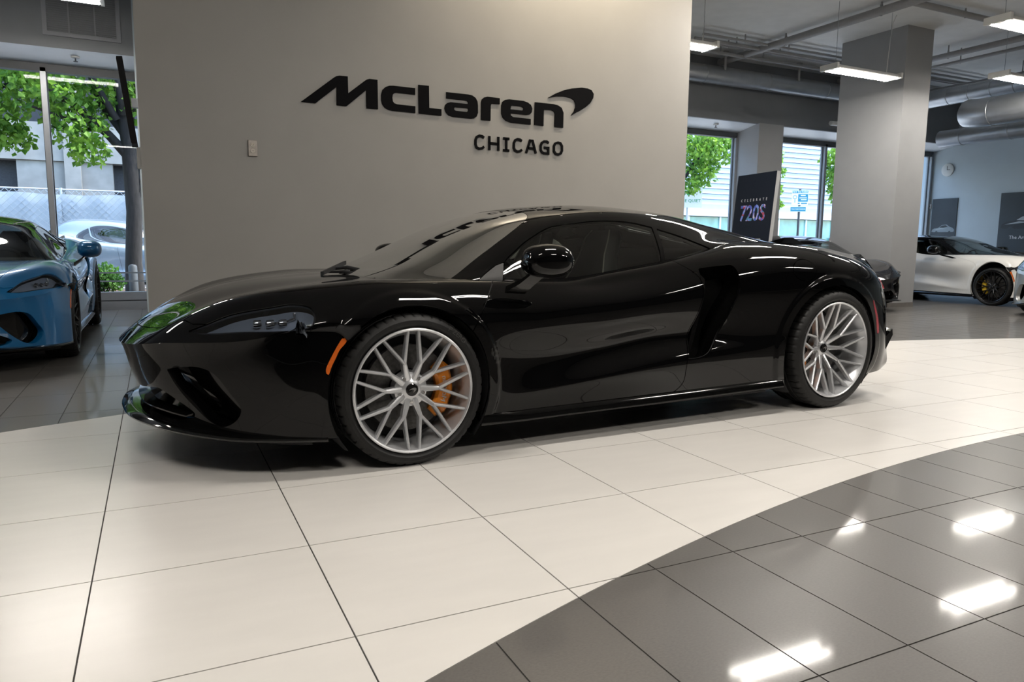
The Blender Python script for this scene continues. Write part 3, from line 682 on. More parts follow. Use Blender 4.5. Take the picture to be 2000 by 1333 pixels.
# ----------------------------------------------------------------- wall lettering, outlet, screen, board, posters
m_letter = mat('matt black lettering', (.004, .004, .005), .7, noise=.05, spec=.06)
m_halo = mat('pale letter edging', (.55, .53, .49), .5, noise=.02)
KS = (LY+4.0807)/(7.158+4.0807)                        # outlines were measured on a farther plane
wx = lambda a: .2056+KS*(a-.2056)
wz_ = lambda b: .9522+KS*(b-.9522)
wall_pt = lambda a, b, d: (wx(a), LY-d, wz_(b))
sg = tag(empty('wall_sign', (wx(2.215), LY, wz_(3.0))), 'large black raised lettering with a swoosh on the grey wall', 'sign')
off = Vector((wx(2.215), LY, wz_(3.0)))
def placed(mb, name, m, parent, o=off):
    mb.v = [tuple(Vector(p)-o) for p in mb.v]; return mb.build(name, m, parent)
for k, (outl, hole) in LOGO.items(): placed(flat(outl, hole, .0, .012, wall_pt), 'letter' if k != 'swoosh' else 'swoosh', m_letter, sg)
sg2 = tag(empty('wall_sign', (wx(4.95), LY, wz_(2.5))), 'small black city name under the large lettering', 'sign'); off2 = Vector((wx(4.95), LY, wz_(2.5)))
for k, strokes in CITY.items():
    mb = MB()
    for sk in strokes:
        l, r = ribbon(sk, .040); n = len(l)
        vs = [wall_pt(*p, .001) for p in l]+[wall_pt(*p, .001) for p in r]+[wall_pt(*p, .012) for p in l]+[wall_pt(*p, .012) for p in r]
        fs = []
        for i in range(n-1): fs += [(i, i+1, n+i+1, n+i), (2*n+i, 2*n+i+1, 3*n+i+1, 3*n+i), (i, i+1, 2*n+i+1, 2*n+i), (n+i, n+i+1, 3*n+i+1, 3*n+i)]
        fs += [(0, n, 3*n, 2*n), (n-1, 2*n-1, 4*n-1, 3*n-1)]
        mb.add(vs, fs)
    placed(mb, 'letter', m_letter, sg2, off2)
# outlet
ou = tag(empty('power_outlet', (wx(1.525), LY, wz_(2.305))), 'steel double power outlet on the feature wall', 'outlet')
m_steel = mat('brushed steel plate', (.36, .33, .30), .4, metal=.5, noise=.1, scale=60)
m_ivory = mat('ivory socket plastic', (.62, .58, .52), .4, noise=.03)
bmv = [(-.062, -.112), (.062, -.112), (.062, .112), (-.062, .112)]; ou.scale = (KS, KS, KS)
MB().loft([[(a, 0, b) for a, b in bmv], [(a, -.022, b) for a, b in bmv], [(a*.93, -.028, b*.96) for a, b in bmv]], True, True).build('plate', m_steel, ou)
for z in (.042, -.038):
    s = MB().lathe([(.001, -.034), (.028, -.034), (.031, -.030), (.031, -.027)], 20, 'y').build('socket', m_ivory, ou, 40); s.location = (0, 0, z)
    for (x, w, h, zz) in ((-.011, .005, .014, .006), (.011, .005, .014, .006), (0, .008, .008, -.014)): MB().box((x-w/2, -.0355, zz-h/2), (x+w/2, -.034, zz+h/2)).build('slot', m_black, s)
# screen on the left face of the wall, tilted
tv = tag(empty('wall_screen', (.142, 2.22, wz_(2.28))), 'thin black screen tilted from the left side of the feature wall', 'screen'); tv.scale = (KS, KS, KS)
rot = Matrix.Rotation(R(-6.5), 4, 'Y'); base = Matrix.Translation((-.03, 0, 0)) @ rot
o = MB().box((-.075, -.14, 0), (0, .30, 1.13)).build('housing', mat('black screen plastic', (.006, .006, .007), .6, noise=.05, spec=.15), tv); o.matrix_local = base
o = MB().box((-.079, -.13, .015), (-.0752, .29, 1.115)).build('glass_face', mat('dark screen glass', (.006, .006, .007), .2, noise=.02, spec=.2), tv); o.matrix_local = base
MB().box((-.085, .02, .50), (0, .12, .62)).build('bracket', m_frame, tv)
ob = tag(empty('cable_box', (.142, 2.22, wz_(2.10))), 'small white cable box under the tilted screen', 'cable box'); ob.scale = (KS, KS, KS)
MB().box((-.05, -.06, -.14), (0, .08, .14)).build('box', m_whitepl, ob)
for z in (-.06, .05): MB().box((-.052, -.03, z-.03), (-.05, .03, z+.03)).build('slot', m_black, ob)
# sprinkler heads in the soffit
for (x, y, z, lb) in ((-.62, 7.42, 3.355, 'sprinkler head in the soffit over the left window'), (10.2, 7.42, 3.355, 'sprinkler head in the soffit over the right window')):
    s = tag(empty('sprinkler_head', (x, y, z)), lb, 'sprinkler', 'soffit sprinklers')
    MB().lathe([(.001, .012), (.055, .012), (.05, -.004), (.02, -.008), (.001, -.008)], 16, 'z').build('plate', m_whitepl, s, 40)
    MB().tube([(0, 0, 0), (0, 0, -.045)], .009, 8).build('nozzle', m_frame_d, s); MB().lathe([(.001, -.045), (.028, -.045), (.028, -.05), (.001, -.05)], 12, 'z').build('deflector', m_frame_d, s)
# display board
bd = tag(empty('display_board', (8.47, 4.66, 0), R(82)), 'dark leaning display board with bright digits beside the window', 'display board'); bd.scale = (.884, .884, .925)
m_board = mat('midnight board print', (.006, .010, .022), .6, noise=.1, spec=.3)
m_boardedge = mat('grey board edge', (.42, .43, .44), .5, noise=.03)
tilt = Matrix.Rotation(R(-5), 4, 'X')
def bput(o): o.matrix_basis = Matrix.Translation((0, 0, .02)) @ Matrix.Rotation(R(5), 4, 'X') @ o.matrix_basis; return o
# board local frame: x along the board, -y... front face looks to +y in local coordinates
bput(MB().box((-.54, -.07, 0), (.54, -.002, 2.27)).build('board_core', m_boardedge, bd))
fc = bput(MB().box((-.54, -.002, 0), (.54, .004, 2.27)).build('board_face', m_board, bd))
front = lambda x, z, s=1: Matrix.Translation((x, .0045, z)) @ Matrix.Rotation(R(180), 4, 'Z') @ Matrix.Rotation(R(90), 4, 'X')
m_ink = mat('white print', (.75, .75, .78), .5, noise=.02)
t = text('lettering', 'C   E   L   E   B   R   A   T   E', .062, m_ink, bd, front(0, 1.83), .0006, .001); bput(t)
mm, nt2, bs = nodes('colourful digit print'); N_ = nt2.nodes; vo = N_.new('ShaderNodeTexVoronoi'); vo.inputs['Scale'].default_value = 18; tcn = N_.new('ShaderNodeTexCoord'); cr = N_.new('ShaderNodeValToRGB')
cr.color_ramp.interpolation = 'CONSTANT'
for i, (p, c) in enumerate(((0, (.1, .15, .6)), (.3, (.25, .35, .9)), (.5, (.55, .5, .9)), (.65, (.5, .08, .15)), (.78, (.1, .3, .5)), (.9, (.8, .75, .9)))):
    e = cr.color_ramp.elements[i] if i < 2 else cr.color_ramp.elements.new(p)
    e.position = p; e.color = (*c, 1)
nt2.links.new(tcn.outputs['Object'], vo.inputs['Vector']); nt2.links.new(vo.outputs['Color'], cr.inputs[0]); nt2.links.new(cr.outputs[0], bs.inputs['Base Color'])
t = text('digits', '720S', .37, mm, bd, front(0, 1.60), .0006, .006); bput(t)
MB().add([(-.35, -.07, .1), (.35, -.07, .1), (.35, -.5, 0), (-.35, -.5, 0), (-.35, -.07, 1.2), (.35, -.07, 1.2)], [(0, 1, 2, 3), (0, 1, 5, 4), (3, 2, 5, 4), (0, 3, 4), (1, 2, 5)]).build('easel', m_boardedge, bd)
# posters on the right wall
m_post = mat('dark slate poster print', (.035, .045, .055), .5, noise=.15, scale=2)
m_car1 = mat('printed silver grey', (.22, .26, .28), .5, noise=.2, scale=8); m_car2 = mat('printed charcoal', (.02, .025, .03), .5, noise=.2, scale=8); m_car3 = mat('printed highlight', (.4, .44, .47), .5, noise=.1, scale=10)
CARP = [(-.5, .05), (-.48, .14), (-.38, .19), (-.2, .22), (-.05, .33), (.15, .35), (.3, .25), (.44, .20), (.5, .12), (.48, .04), (.36, .03), (.30, .09), (.22, .03), (-.2, .03), (-.28, .09), (-.36, .03)]
WIN = [(-.16, .23), (-.03, .31), (.12, .32), (.22, .25), (.02, .22)]
def poster(y0, y1, z0, z1, label, cw, cz, body, words, yo=0):
    p = tag(empty('wall_poster', (FX, (y0+y1)/2, z0)), label, 'poster', 'posters on the right wall'); W = y1-y0; H = z1-z0
    MB().box((-.02, -W/2, 0), (-.002, W/2, H)).build('sheet', m_post, p)
    pt = lambda a, b, d: (-.02-d, yo-a*cw, cz+b*cw)
    flat(CARP, None, 0, .002, pt).build('printed_car', body, p); flat(WIN, None, .002, .003, pt).build('printed_window', m_car3 if body is m_car2 else m_car2, p)
    flat([(-.42, .13), (-.1, .2), (.35, .16), (.1, .17)], None, .002, .003, pt).build('printed_highlight', m_car3, p)
    for (s, z, sz) in words: text('lettering', s, sz, m_ink, p, Matrix.Translation((-.021, 0, z)) @ Matrix.Rotation(R(-90), 4, 'Z') @ Matrix.Rotation(R(90), 4, 'X'), .0005)
poster(7.02, 7.64, 1.02, 2.19, 'narrow dark poster with a silver car above the white car', .56, .36, m_car1, ())
poster(4.55, 6.04, .9, 2.24, 'wide dark poster with a black car at the right edge', .95, .52, m_car2, (('The Art of the Possible', .36, .105),), .22)
ck = tag(empty('wall_clock', (FX, 7.33, 2.86)), 'round white clock high on the right wall', 'clock')
MB().lathe([(.001, -.04), (.13, -.04), (.15, -.03), (.15, 0)], 28, 'x').build('case', m_whitepl, ck, 40); MB().box((-.043, -.006, -.005), (-.041, .006, .09)).box((-.043, -.07, -.005), (-.041, .006, .006)).build('hands', m_black, ck)
for (y, z, lb) in ((7.72, 1.98, 'left small white wall plate beside the narrow poster'), (7.40, 2.02, 'right small white wall plate beside the narrow poster')):
    b = tag(empty('wall_plate', (FX, y+.33, z)), lb, 'wall plate', 'small wall plates'); MB().box((-.03, -.06, -.05), (0, .06, .05)).build('plate', m_whitepl, b); MB().box((-.033, -.03, -.02), (-.03, .03, .02)).build('window', m_car2, b)
# ----------------------------------------------------------------- outside: street, trees, fence, buildings, signs
m_pave = mat('concrete pavement', (.48, .47, .46), .85, noise=.12, scale=6)
m_asph = mat('asphalt', (.11, .11, .115), .9, noise=.2, scale=30)
m_soil = mat('bark mulch', (.10, .06, .04), .95, noise=.4, scale=40, bump=.4)
m_conc = mat('weathered concrete', (.26, .245, .225), .85, noise=.18, scale=2.5)
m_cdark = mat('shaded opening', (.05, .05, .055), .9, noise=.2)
m_bark = mat('tree bark', (.022, .019, .018), .95, noise=.35, scale=25, bump=.5, stretch=(1, 1, .25))
m_tarp = mat('pale tarpaulin', (.40, .44, .48), .6, noise=.12, scale=2.2, bump=.3)
m_fencewire = mat('galvanised fence tube', (.5, .52, .54), .45, metal=.5, noise=.05)
m_side = mat('pale metal siding', (.36, .42, .52), .5, noise=.04, scale=4)
m_store = mat('green storefront glass', (.16, .36, .33), .12, noise=.35, scale=1.2, spec=.6)
m_teal = mat('teal sign enamel', (.03, .22, .32), .5, noise=.03)
m_signw = mat('white sign enamel', (.78, .80, .80), .5, noise=.02)
m_green = mat('green sign ink', (.02, .33, .12), .5, noise=.02)
m_pole = mat('dark steel pole', (.04, .042, .045), .5, noise=.1)
def leaf_mat(name, a, b, tr):
    m, t, bs = nodes(name); N = t.nodes; L = t.links
    tc = N.new('ShaderNodeTexCoord'); nz = N.new('ShaderNodeTexNoise'); nz.inputs['Scale'].default_value = 5; rp = N.new('ShaderNodeValToRGB')
    rp.color_ramp.elements[0].position = .35; rp.color_ramp.elements[0].color = (*a, 1); rp.color_ramp.elements[1].position = .68; rp.color_ramp.elements[1].color = (*b, 1)
    tl = N.new('ShaderNodeBsdfTranslucent'); mx = N.new('ShaderNodeMixShader'); mx.inputs[0].default_value = tr
    sin(bs, 'Roughness', .5); sin(bs, 'Specular IOR Level', .35)
    L.new(tc.outputs['Object'], nz.inputs['Vector']); L.new(nz.outputs[0], rp.inputs[0]); L.new(rp.outputs[0], bs.inputs['Base Color']); L.new(rp.outputs[0], tl.inputs[0])
    L.new(bs.outputs[0], mx.inputs[1]); L.new(tl.outputs[0], mx.inputs[2]); L.new(mx.outputs[0], N['Material Output'].inputs[0]); return m
m_leaf = leaf_mat('sunlit leaves', (.06, .17, .02), (.27, .46, .06), .5)
m_leaf2 = leaf_mat('darker leaves', (.03, .10, .02), (.12, .27, .04), .4)
st(MB().box((-40, 7.95, -.25), (70, 12.2, -.04)).build('ground_pavement', m_pave), 'concrete pavement outside the windows')
st(MB().box((-40, 12.2, -.4), (70, 40, -.16)).build('ground_street', m_asph), 'asphalt street outside the windows')
def foliage(name, m, parent, blobs, n, size, org):
    vs, fs = [], []; W = np.array([b[3]**2 for b in blobs]); W /= W.sum()
    for _ in range(n):
        c = blobs[rng.choice(len(blobs), p=W)]
        d = rng.normal(size=3); d /= np.linalg.norm(d); p = np.array(c[:3])+d*c[3]*rng.random()**.4*np.array([1, 1, .8])-org
        a = rng.normal(size=3); a[2] -= .8; a /= np.linalg.norm(a); b = np.cross(a, rng.normal(size=3)); b /= np.linalg.norm(b); s = size*(.6+.8*rng.random()); k = np.cross(a, b)*s*.12
        o = len(vs); vs += [p, p+a*s*.45+b*s*.42+k, p+a*s*1.05, p+a*s*.45-b*s*.42+k]; fs += [(o, o+1, o+2), (o, o+2, o+3)]
    return tag(MB().add(vs, fs).build(name, m, parent, fix=False), kind='stuff')
def tree(label, base, trunk, limbs, blobs, n, size, m):
    t = tag(empty('street_tree', base), label, 'tree', 'street trees'); o = np.array(base, float)
    MB().tube([np.array(p[:3])-o for p in trunk], [p[3] for p in trunk], 12).build('trunk', m_bark, t, 60)
    for l in limbs: MB().tube([np.array(p[:3])-o for p in l], [p[3] for p in l], 8).build('branch', m_bark, t, 60)
    foliage('foliage', m, t, blobs, n, size, o); return t
tree('street tree with a thick forked trunk outside the left window', (-.16, 11, -.05),
    [(-.16, 11, -.05, .17), (-.16, 11, .6, .14), (-.10, 11, 1.5, .135), (-.12, 11, 2.2, .13), (-.14, 11, 2.75, .12), (-.22, 11, 3.3, .09), (-.3, 11, 4.2, .06)],
    [[(-.12, 11, 2.45, .09), (-.45, 11, 2.85, .075), (-.95, 10.9, 3.3, .055), (-1.5, 10.8, 3.6, .03)], [(-.14, 11, 2.8, .08), (-.55, 11.1, 3.4, .06), (-.8, 11.2, 4.3, .04)],
     [(-.06, 11, 1.75, .08), (.10, 11, 2.1, .07), (.22, 11, 2.9, .05), (.3, 11, 3.8, .03)], [(-.14, 11, 2.9, .06), (.0, 11, 3.5, .05), (.1, 11, 4.2, .03)], [(-.5, 11, 2.95, .05), (-.9, 11.1, 2.9, .035), (-1.4, 11.2, 2.95, .02)],
     [(-.3, 10.9, 3.1, .06), (-.6, 10.7, 3.7, .045), (-1.1, 10.6, 4.2, .03)], [(-.7, 10.95, 3.1, .04), (-1.1, 10.8, 3.05, .03), (-1.6, 10.6, 3.2, .018)], [(-.2, 10.9, 3.2, .06), (-.25, 10.6, 3.8, .045), (-.5, 10.5, 4.5, .03)]],
    [(-.9, 10.9, 3.0, .55), (-.5, 11.2, 3.7, .7), (-1.4, 10.9, 3.6, .7), (.3, 11, 3.5, .6), (-.1, 11.2, 4.4, .9), (-1.5, 11.2, 4.4, .8), (.35, 11.3, 2.5, .35), (-.75, 10.8, 2.55, .35)], 5200, .105, m_leaf)
tree('street tree at the left edge beyond the blue car', (-4.3, 11.8, -.05),
    [(-4.3, 11.8, -.05, .17), (-4.3, 11.8, 1.5, .14), (-3.5, 11.6, 2.6, .11), (-3.4, 11.6, 3.6, .08)],
    [[(-3.5, 11.6, 2.5, .08), (-2.8, 11.4, 3.2, .055), (-1.9, 11.2, 3.6, .035)], [(-3.5, 11.6, 2.8, .07), (-2.9, 11.6, 3.9, .05), (-2.2, 11.7, 4.4, .03)], [(-3.5, 11.6, 2.7, .07), (-4.2, 11.5, 3.5, .04)]],
    [(-2.3, 11.3, 3.2, .75), (-3.0, 11.6, 3.9, .9), (-2.0, 11.5, 4.1, .7), (-3.9, 11.6, 3.3, .8), (-1.9, 11.2, 2.75, .35)], 4600, .105, m_leaf)
tree('leafy street tree outside the window right of the feature wall', (13.85, 13.4, -.05),
    [(13.85, 13.4, -.05, .16), (13.85, 13.4, 1.8, .13), (14.0, 13.4, 3.4, .08)],
    [[(13.87, 13.4, 2.4, .07), (14.6, 13.3, 3.5, .05), (15.5, 13.3, 4.0, .03)], [(13.9, 13.4, 2.6, .06), (13.6, 13.2, 3.8, .03)]],
    [(14.6, 13.3, 3.9, .8), (15.3, 13.4, 3.9, .75), (14.7, 13.2, 3.1, .5), (15.8, 13.6, 4.4, .6), (14.3, 13.0, 2.7, .3)], 3200, .11, m_leaf)
tree('leafy street tree outside the window behind the column', (19.0, 14.8, -.05),
    [(18.6, 14.8, -.05, .16), (18.6, 14.8, 1.8, .13), (18.7, 14.8, 3.4, .08)],
    [[(18.6, 14.8, 2.4, .06), (19.2, 14.7, 3.4, .035)], [(18.6, 14.8, 2.2, .05), (19.3, 14.6, 2.9, .03)]],
    [(18.9, 14.7, 4.1, .45), (19.0, 14.6, 3.5, .35), (18.9, 14.6, 2.95, .38), (19.15, 14.6, 2.5, .25)], 1900, .12, m_leaf)
tree('leafy street tree half hidden behind the column', (23.6, 14.8, -.05),
    [(23.6, 14.8, -.05, .16), (23.6, 14.8, 1.8, .13), (23.5, 14.8, 3.4, .08)], [[(23.55, 14.8, 2.6, .06), (22.6, 14.8, 3.6, .035)], [(23.5, 14.8, 3.2, .06), (22.5, 14.8, 4.3, .03)]],
    [(22.1, 14.8, 4.2, .5), (22.3, 14.8, 3.6, .55), (22.5, 14.8, 3.0, .45), (23.4, 14.8, 4.4, .9)], 2400, .12, m_leaf)
# planting strip, bush and low rail
bd_ = st(empty('ground_bed', (-2, 10.4, -.04)), 'mulched planting bed under the street tree')
MB().box((-5, -.5, -.02), (2.4, 1.2, .10)).build('soil', m_soil, bd_); MB().box((-5.1, -.6, -.02), (2.5, -.5, .14)).box((-5.1, 1.2, -.02), (2.5, 1.3, .14)).build('kerb', m_pave, bd_)
bu = tag(empty('green_bush', (-.62, 10.5, .02)), 'round green bush behind the rear wheel of the blue car', 'bush')
for k in range(7): a = k*.9; MB().tube([(0, 0, -.02), (.12*math.cos(a), .12*math.sin(a), .2), (.20*math.cos(a), .18*math.sin(a), .4)], [.012, .009, .004], 5).build('stem', m_bark, bu)
foliage('foliage', m_leaf2, bu, [(-.62, 10.5, .40, .26), (-.48, 10.45, .27, .20), (-.75, 10.5, .30, .22)], 1300, .055, np.array((-.62, 10.5, .02)))
rl = tag(empty('garden_rail', (-2, 10.0, 0)), 'low dark garden rail in front of the street tree', 'rail')
for z in (.30, .44): MB().box((-4.5, -.012, z-.012), (2.2, .012, z+.012)).build('rail', m_pole, rl)
for x in np.arange(-4.4, 2.3, 1.1): MB().box((x-.015, -.015, -.04), (x+.015, .015, .47)).build('post', m_pole, rl)
bl = tag(empty('grey_bollard', (-.16, 10.15, -.04)), 'small grey utility bollard at the foot of the tree', 'bollard')
MB().lathe([(.001, .62), (.05, .61), (.07, .58), (.075, 0), (.001, 0)], 16, 'z').build('body', mat('grey bollard paint', (.05, .055, .06), .6, noise=.1), bl, 40)
# tarpaulin fence
tf = tag(empty('site_fence', (0, 17.0, -.16)), 'chain link site fence hung with pale tarpaulin', 'fence')
for k, x in enumerate(np.arange(-9, 6.1, 2.4)):
    MB().tube([(x, .05, 0), (x, .05, 2.42)], .03, 8).build('post', m_fencewire, tf, 60)
    if x < 5:
        g_ = []
        for i in range(13):
            u = x+2.4*i/12; g_.append([(u, .0+.025*math.sin(i*1.9+j*.7+k)+.02*math.sin(j*1.3), .05+2.22*j/10+.02*math.sin(i*.8+k)*(j == 10)) for j in range(11)])
        MB().loft(g_, False).build('tarpaulin', m_tarp, tf, 180, fix=False)
MB().tube([(-9, .05, 2.38), (6, .05, 2.38)], .022, 8).build('top_rail', m_fencewire, tf)
wm = MB()
for x in np.arange(-9, 6, .16):
    for s in (-1, 1): wm.tube([(x if s > 0 else x+2.3*.16/.16*.0+1.1, -.05, 1.25), (x+1.1 if s > 0 else x, -.05, 2.36)], .006, 3, False)
tag(wm.build('chain_link', m_fencewire, tf, fix=False), kind='stuff')
# concrete building behind the fence
cb = tag(empty('concrete_building', (-4, 23, -.2)), 'weathered concrete parking building behind the site fence', 'building')
MB().box((-14, .6, 0), (12, .9, 12)).build('back_wall', m_cdark, cb)
for z in (0, 3.65, 7.2): MB().box((-14, 0, z), (12, .8, z+1.15)).build('floor_band', m_conc, cb)
for x in np.arange(-13.5, 12, 3.1): MB().box((x-.22, -.1, 0), (x+.22, .7, 12)).build('pier', m_conc, cb)
for x in np.arange(-11.9, 11, 6.2): MB().box((x, .1, 1.15), (x+2.6, .6, 3.65)).build('infill_panel', m_conc, cb)
# building on the right: siding over a storefront
sb = tag(empty('siding_building', (14, 25, -.2)), 'pale building with horizontal siding above a green glass storefront', 'building')
MB().box((0, .12, 0), (40, .5, 16)).build('core_wall', m_side, sb)
pl_m = MB().add([(0, 0, .0), (40, 0, .0), (40, .10, .0), (0, .10, .0), (0, .05, .25), (40, .05, .25), (40, .10, .25), (0, .10, .25)], [(0, 1, 2, 3), (4, 5, 6, 7), (0, 1, 5, 4), (1, 2, 6, 5), (2, 3, 7, 6), (3, 0, 4, 7)]).mesh('siding_plank', m_side)
for k in range(44): o = link('siding_plank', pl_m, sb); o.location = (0, 0, 3.35+.262*k)
MB().box((0, -.25, 2.75), (40, .12, 2.98)).build('ledge', m_signw, sb); MB().box((0, -.02, 2.98), (40, .12, 3.35)).build('fascia', m_side, sb)
pm = MB().box((.05, .0, .55), (1.95, .04, 2.72)).mesh('storefront_pane', m_store)
for k in range(20): o = link('storefront_pane', pm, sb); o.location = (2*k, 0, 0)
mm_ = MB().box((-.05, -.06, 0), (.05, .06, 2.75)).mesh('storefront_mullion', m_signw)
for k in range(21): o = link('storefront_mullion', mm_, sb); o.location = (2*k, 0, 0)
MB().box((0, -.03, 0), (40, .06, .55)).build('base_wall', m_conc, sb)
MB().box((0, -.03, 1.35), (40, .05, 1.42)).build('storefront_rail', m_signw, sb)
wp = tag(empty('window_poster', (31.2, 24.9, .6)), 'blue poster in the green storefront window', 'poster')
MB().box((-.7, -.02, 0), (.7, .0, .85)).build('sheet', mat('blue poster print', (.03, .16, .45), .5, noise=.1, scale=4), wp)
MB().box((-.5, -.023, .17), (.5, -.02, .27)).build('print_line', m_signw, wp)
wp = tag(empty('window_poster', (34.6, 24.9, .6)), 'red poster in the storefront window beside the column', 'poster')
MB().box((-.8, -.02, 0), (.8, .0, 1.0)).build('sheet', mat('red poster print', (.5, .05, .06), .5, noise=.1, scale=4), wp); MB().lathe([(.001, -.03), (.5, -.03), (.5, -.02)], 28, 'y', (-2.0, 0, .25)).build('round_print', mat('violet poster print', (.3, .15, .4), .5, noise=.3, scale=3), wp)
cr_ = tag(empty('parked_van', (27.6, 20.5, -.16)), 'pale van parked across the street beyond the pilaster', 'van') if False else None
# street signs
def sign(base, label, name='street_sign'):
    s = tag(empty(name, base), label, 'sign', 'street signs'); return s
up = lambda x, y, z: Matrix.Translation((x, y, z)) @ Matrix.Rotation(R(90), 4, 'X')
s = sign((19.65, 14.0, -.16), 'teal and white pay to park sign on a dark pole')
s.rotation_euler = (0, 0, R(-38))
MB().tube([(0, .03, 0), (0, .03, 3.1)], .04, 8).build('pole', m_pole, s, 60)
MB().box((-.26, -.015, 2.58), (.26, .0, 3.06)).build('sign_plate', m_signw, s)
MB().box((-.25, -.018, 2.97), (.25, -.015, 3.05)).build('teal_band', m_teal, s); MB().box((-.06, -.018, 2.69), (.25, -.015, 2.94)).build('teal_field', m_teal, s)
text('lettering', 'PAY TO PARK', .080, m_signw, s, up(0, -.0185, 3.01), .0005, .001)
for (x0, x1, z0) in ((-.02, .21, 2.80), (.03, .21, 2.74), (.02, .17, 2.88)): MB().box((x0, -.0195, z0), (x1, -.018, z0+.03)).build('print_line', m_signw, s)
for (x0, x1) in ((-.06, .0), (.04, .23)): MB().box((x0, -.018, 2.615), (x1, -.015, 2.655)).build('print_line', m_teal, s)
MB().box((-.29, -.015, 2.36), (.21, .0, 2.53)).build('sign_plate', m_signw, s); MB().box((-.28, -.018, 2.375), (.20, -.015, 2.515)).build('teal_band', m_teal, s)
text('lettering', '7 DAY PAID PARKING', .046, m_signw, s, up(-.04, -.0185, 2.445), .0005, .001)
MB().lathe([(.05, -.018), (.065, -.018), (.065, -.015), (.05, -.015)], 20, 'y', (-.16, 0, 2.84), close=True).build('round_mark', m_teal, s); MB().box((-.17, -.018, 2.66), (-.15, -.015, 2.77)).build('arrow_mark', m_teal, s)
s = sign((14.95, 14.0, -.16), 'white hospital quiet zone sign with a green cross'); s.rotation_euler = (0, 0, R(-35))
MB().tube([(0, .03, 0), (0, .03, 2.9)], .035, 8).build('pole', m_fencewire, s, 60)
MB().box((-.42, -.015, 2.35), (.42, .0, 2.98)).build('sign_plate', m_signw, s)
MB().box((-.03, -.018, 2.72), (.03, -.015, 2.92)).box((-.10, -.018, 2.79), (.10, -.015, 2.85)).build('cross_mark', m_green, s)
text('lettering', 'ZONE QUIET', .13, m_green, s, up(0, -.0185, 2.55), .0005, .001)
# ----------------------------------------------------------------- car materials
def paint(name, col, metal=0., rough=.32, coat=1., noise=0.):
    return mat(name, col, rough, metal=metal, coat=coat, coatr=.015, noise=.02, scale=60, ior=1.5)
m_pblack = mat('gloss black paint', (.0015, .0015, .0017), .025, spec=.30, noise=.02, scale=40)
m_pblue = paint('metallic blue paint', (.0005, .12, .31), .35, .36)
m_pgrey = mat('gloss graphite paint', (.010, .010, .012), .06, spec=.6, noise=.05, scale=40)
m_pwhite = paint('gloss white paint', (.70, .69, .66), 0., .4)
m_psilver = paint('silver paint', (.33, .34, .33), .5, .35)
m_pice = paint('pale blue grey paint', (.22, .28, .35), .4, .35)
m_shell = mat('dark inner shell', (.006, .006, .007), .7, noise=.1)
m_glossbk = mat('gloss black trim', (.003, .003, .003), .07, spec=.5, noise=.02)
m_cavity = mat('matt black mesh', (.003, .003, .003), .8, noise=.3, scale=200, bump=.3, spec=.08)
m_wsg = glass('coated windscreen glass', (.20, .23, .22), .68); m_wsg2 = glass('clear windscreen glass', (.40, .43, .42), .12)
m_sideg = glass('tinted side glass', (.42, .45, .43), .06)
m_headg = glass('smoked lamp lens', (.62, .66, .72), .05)
m_headin = mat('slate lamp bowl', (.26, .29, .34), .35, noise=.1, scale=12)
m_chrome = mat('bright chrome', (.7, .7, .7), .12, metal=1., noise=.02)
m_amber = mat('amber reflector', (.62, .12, .012), .22, noise=.1, scale=120, bump=.1, coat=.6)
m_red = mat('red reflector', (.30, .006, .02), .2, noise=.1, scale=120, coat=.6)
m_rubber = mat('tyre rubber', (.008, .008, .008), .55, spec=.3, noise=.2, scale=30, bump=.05)
m_alloy = mat('silver alloy', (.60, .61, .63), .30, metal=.65, noise=.03, scale=40)
m_alloy_d = mat('dark alloy', (.02, .02, .021), .25, metal=.6, noise=.03)
m_disc = mat('drilled brake disc', (.085, .083, .08), .42, metal=.5, noise=.35, scale=70, bump=.2)
m_caliper = mat('orange caliper enamel', (.85, .26, .01), .3, noise=.05, coat=.4)
m_yellow = mat('yellow caliper enamel', (.75, .5, .03), .3, noise=.05, coat=.4)
m_leather = mat('black leather', (.022, .022, .022), .5, noise=.2, scale=30)
m_stitch = mat('pale stitching', (.35, .33, .28), .6, noise=.05)
m_satin = mat('satin dark trim', (.014, .014, .014), .5, noise=.05, spec=.3)
m_tan = mat('tan leather', (.35, .13, .03), .5, noise=.2, scale=30)

# ----------------------------------------------------------------- wheel
def spoke_mesh(Rr, y_hub, y_fork, y_lip, m):
    """one Y-shaped spoke pointing up (+z), outer face towards -y"""
    mb = MB()
    def bar(a, b, wa, wb, ya, yb, da, db):
        a = np.array(a); b = np.array(b); t = (b-a)/np.linalg.norm(b-a); n = np.array([-t[1], t[0]])
        rings = []
        for p, wd, y, d in ((a, wa, ya, da), (b, wb, yb, db)):
            q = [(-wd/2*1.15, y+d), (wd/2*1.15, y+d), (wd/2, y+.006), (wd*.22, y), (-wd*.22, y), (-wd/2, y+.006)]
            rings.append([(p[0]+n[0]*u, v, p[1]+n[1]*u) for u, v in q])
        mb.loft(rings, True, True)
    pol = lambda r, deg: (r*math.sin(R(deg)), r*math.cos(R(deg)))
    hub = pol(.042, 0); fk = pol(Rr*.47, 1.0); e1 = pol(Rr*.972, -13); e2 = pol(Rr*.972, 13)
    bar(hub, fk, .030, .017, y_hub, y_fork, .03, .034)
    bar(pol(Rr*.44, 1.0), e1, .014, .0125, y_fork, y_lip, .034, .028)
    bar(pol(Rr*.44, 1.0), e2, .014, .0125, y_fork, y_lip, .034, .028)
    return mb.mesh('spoke', m)
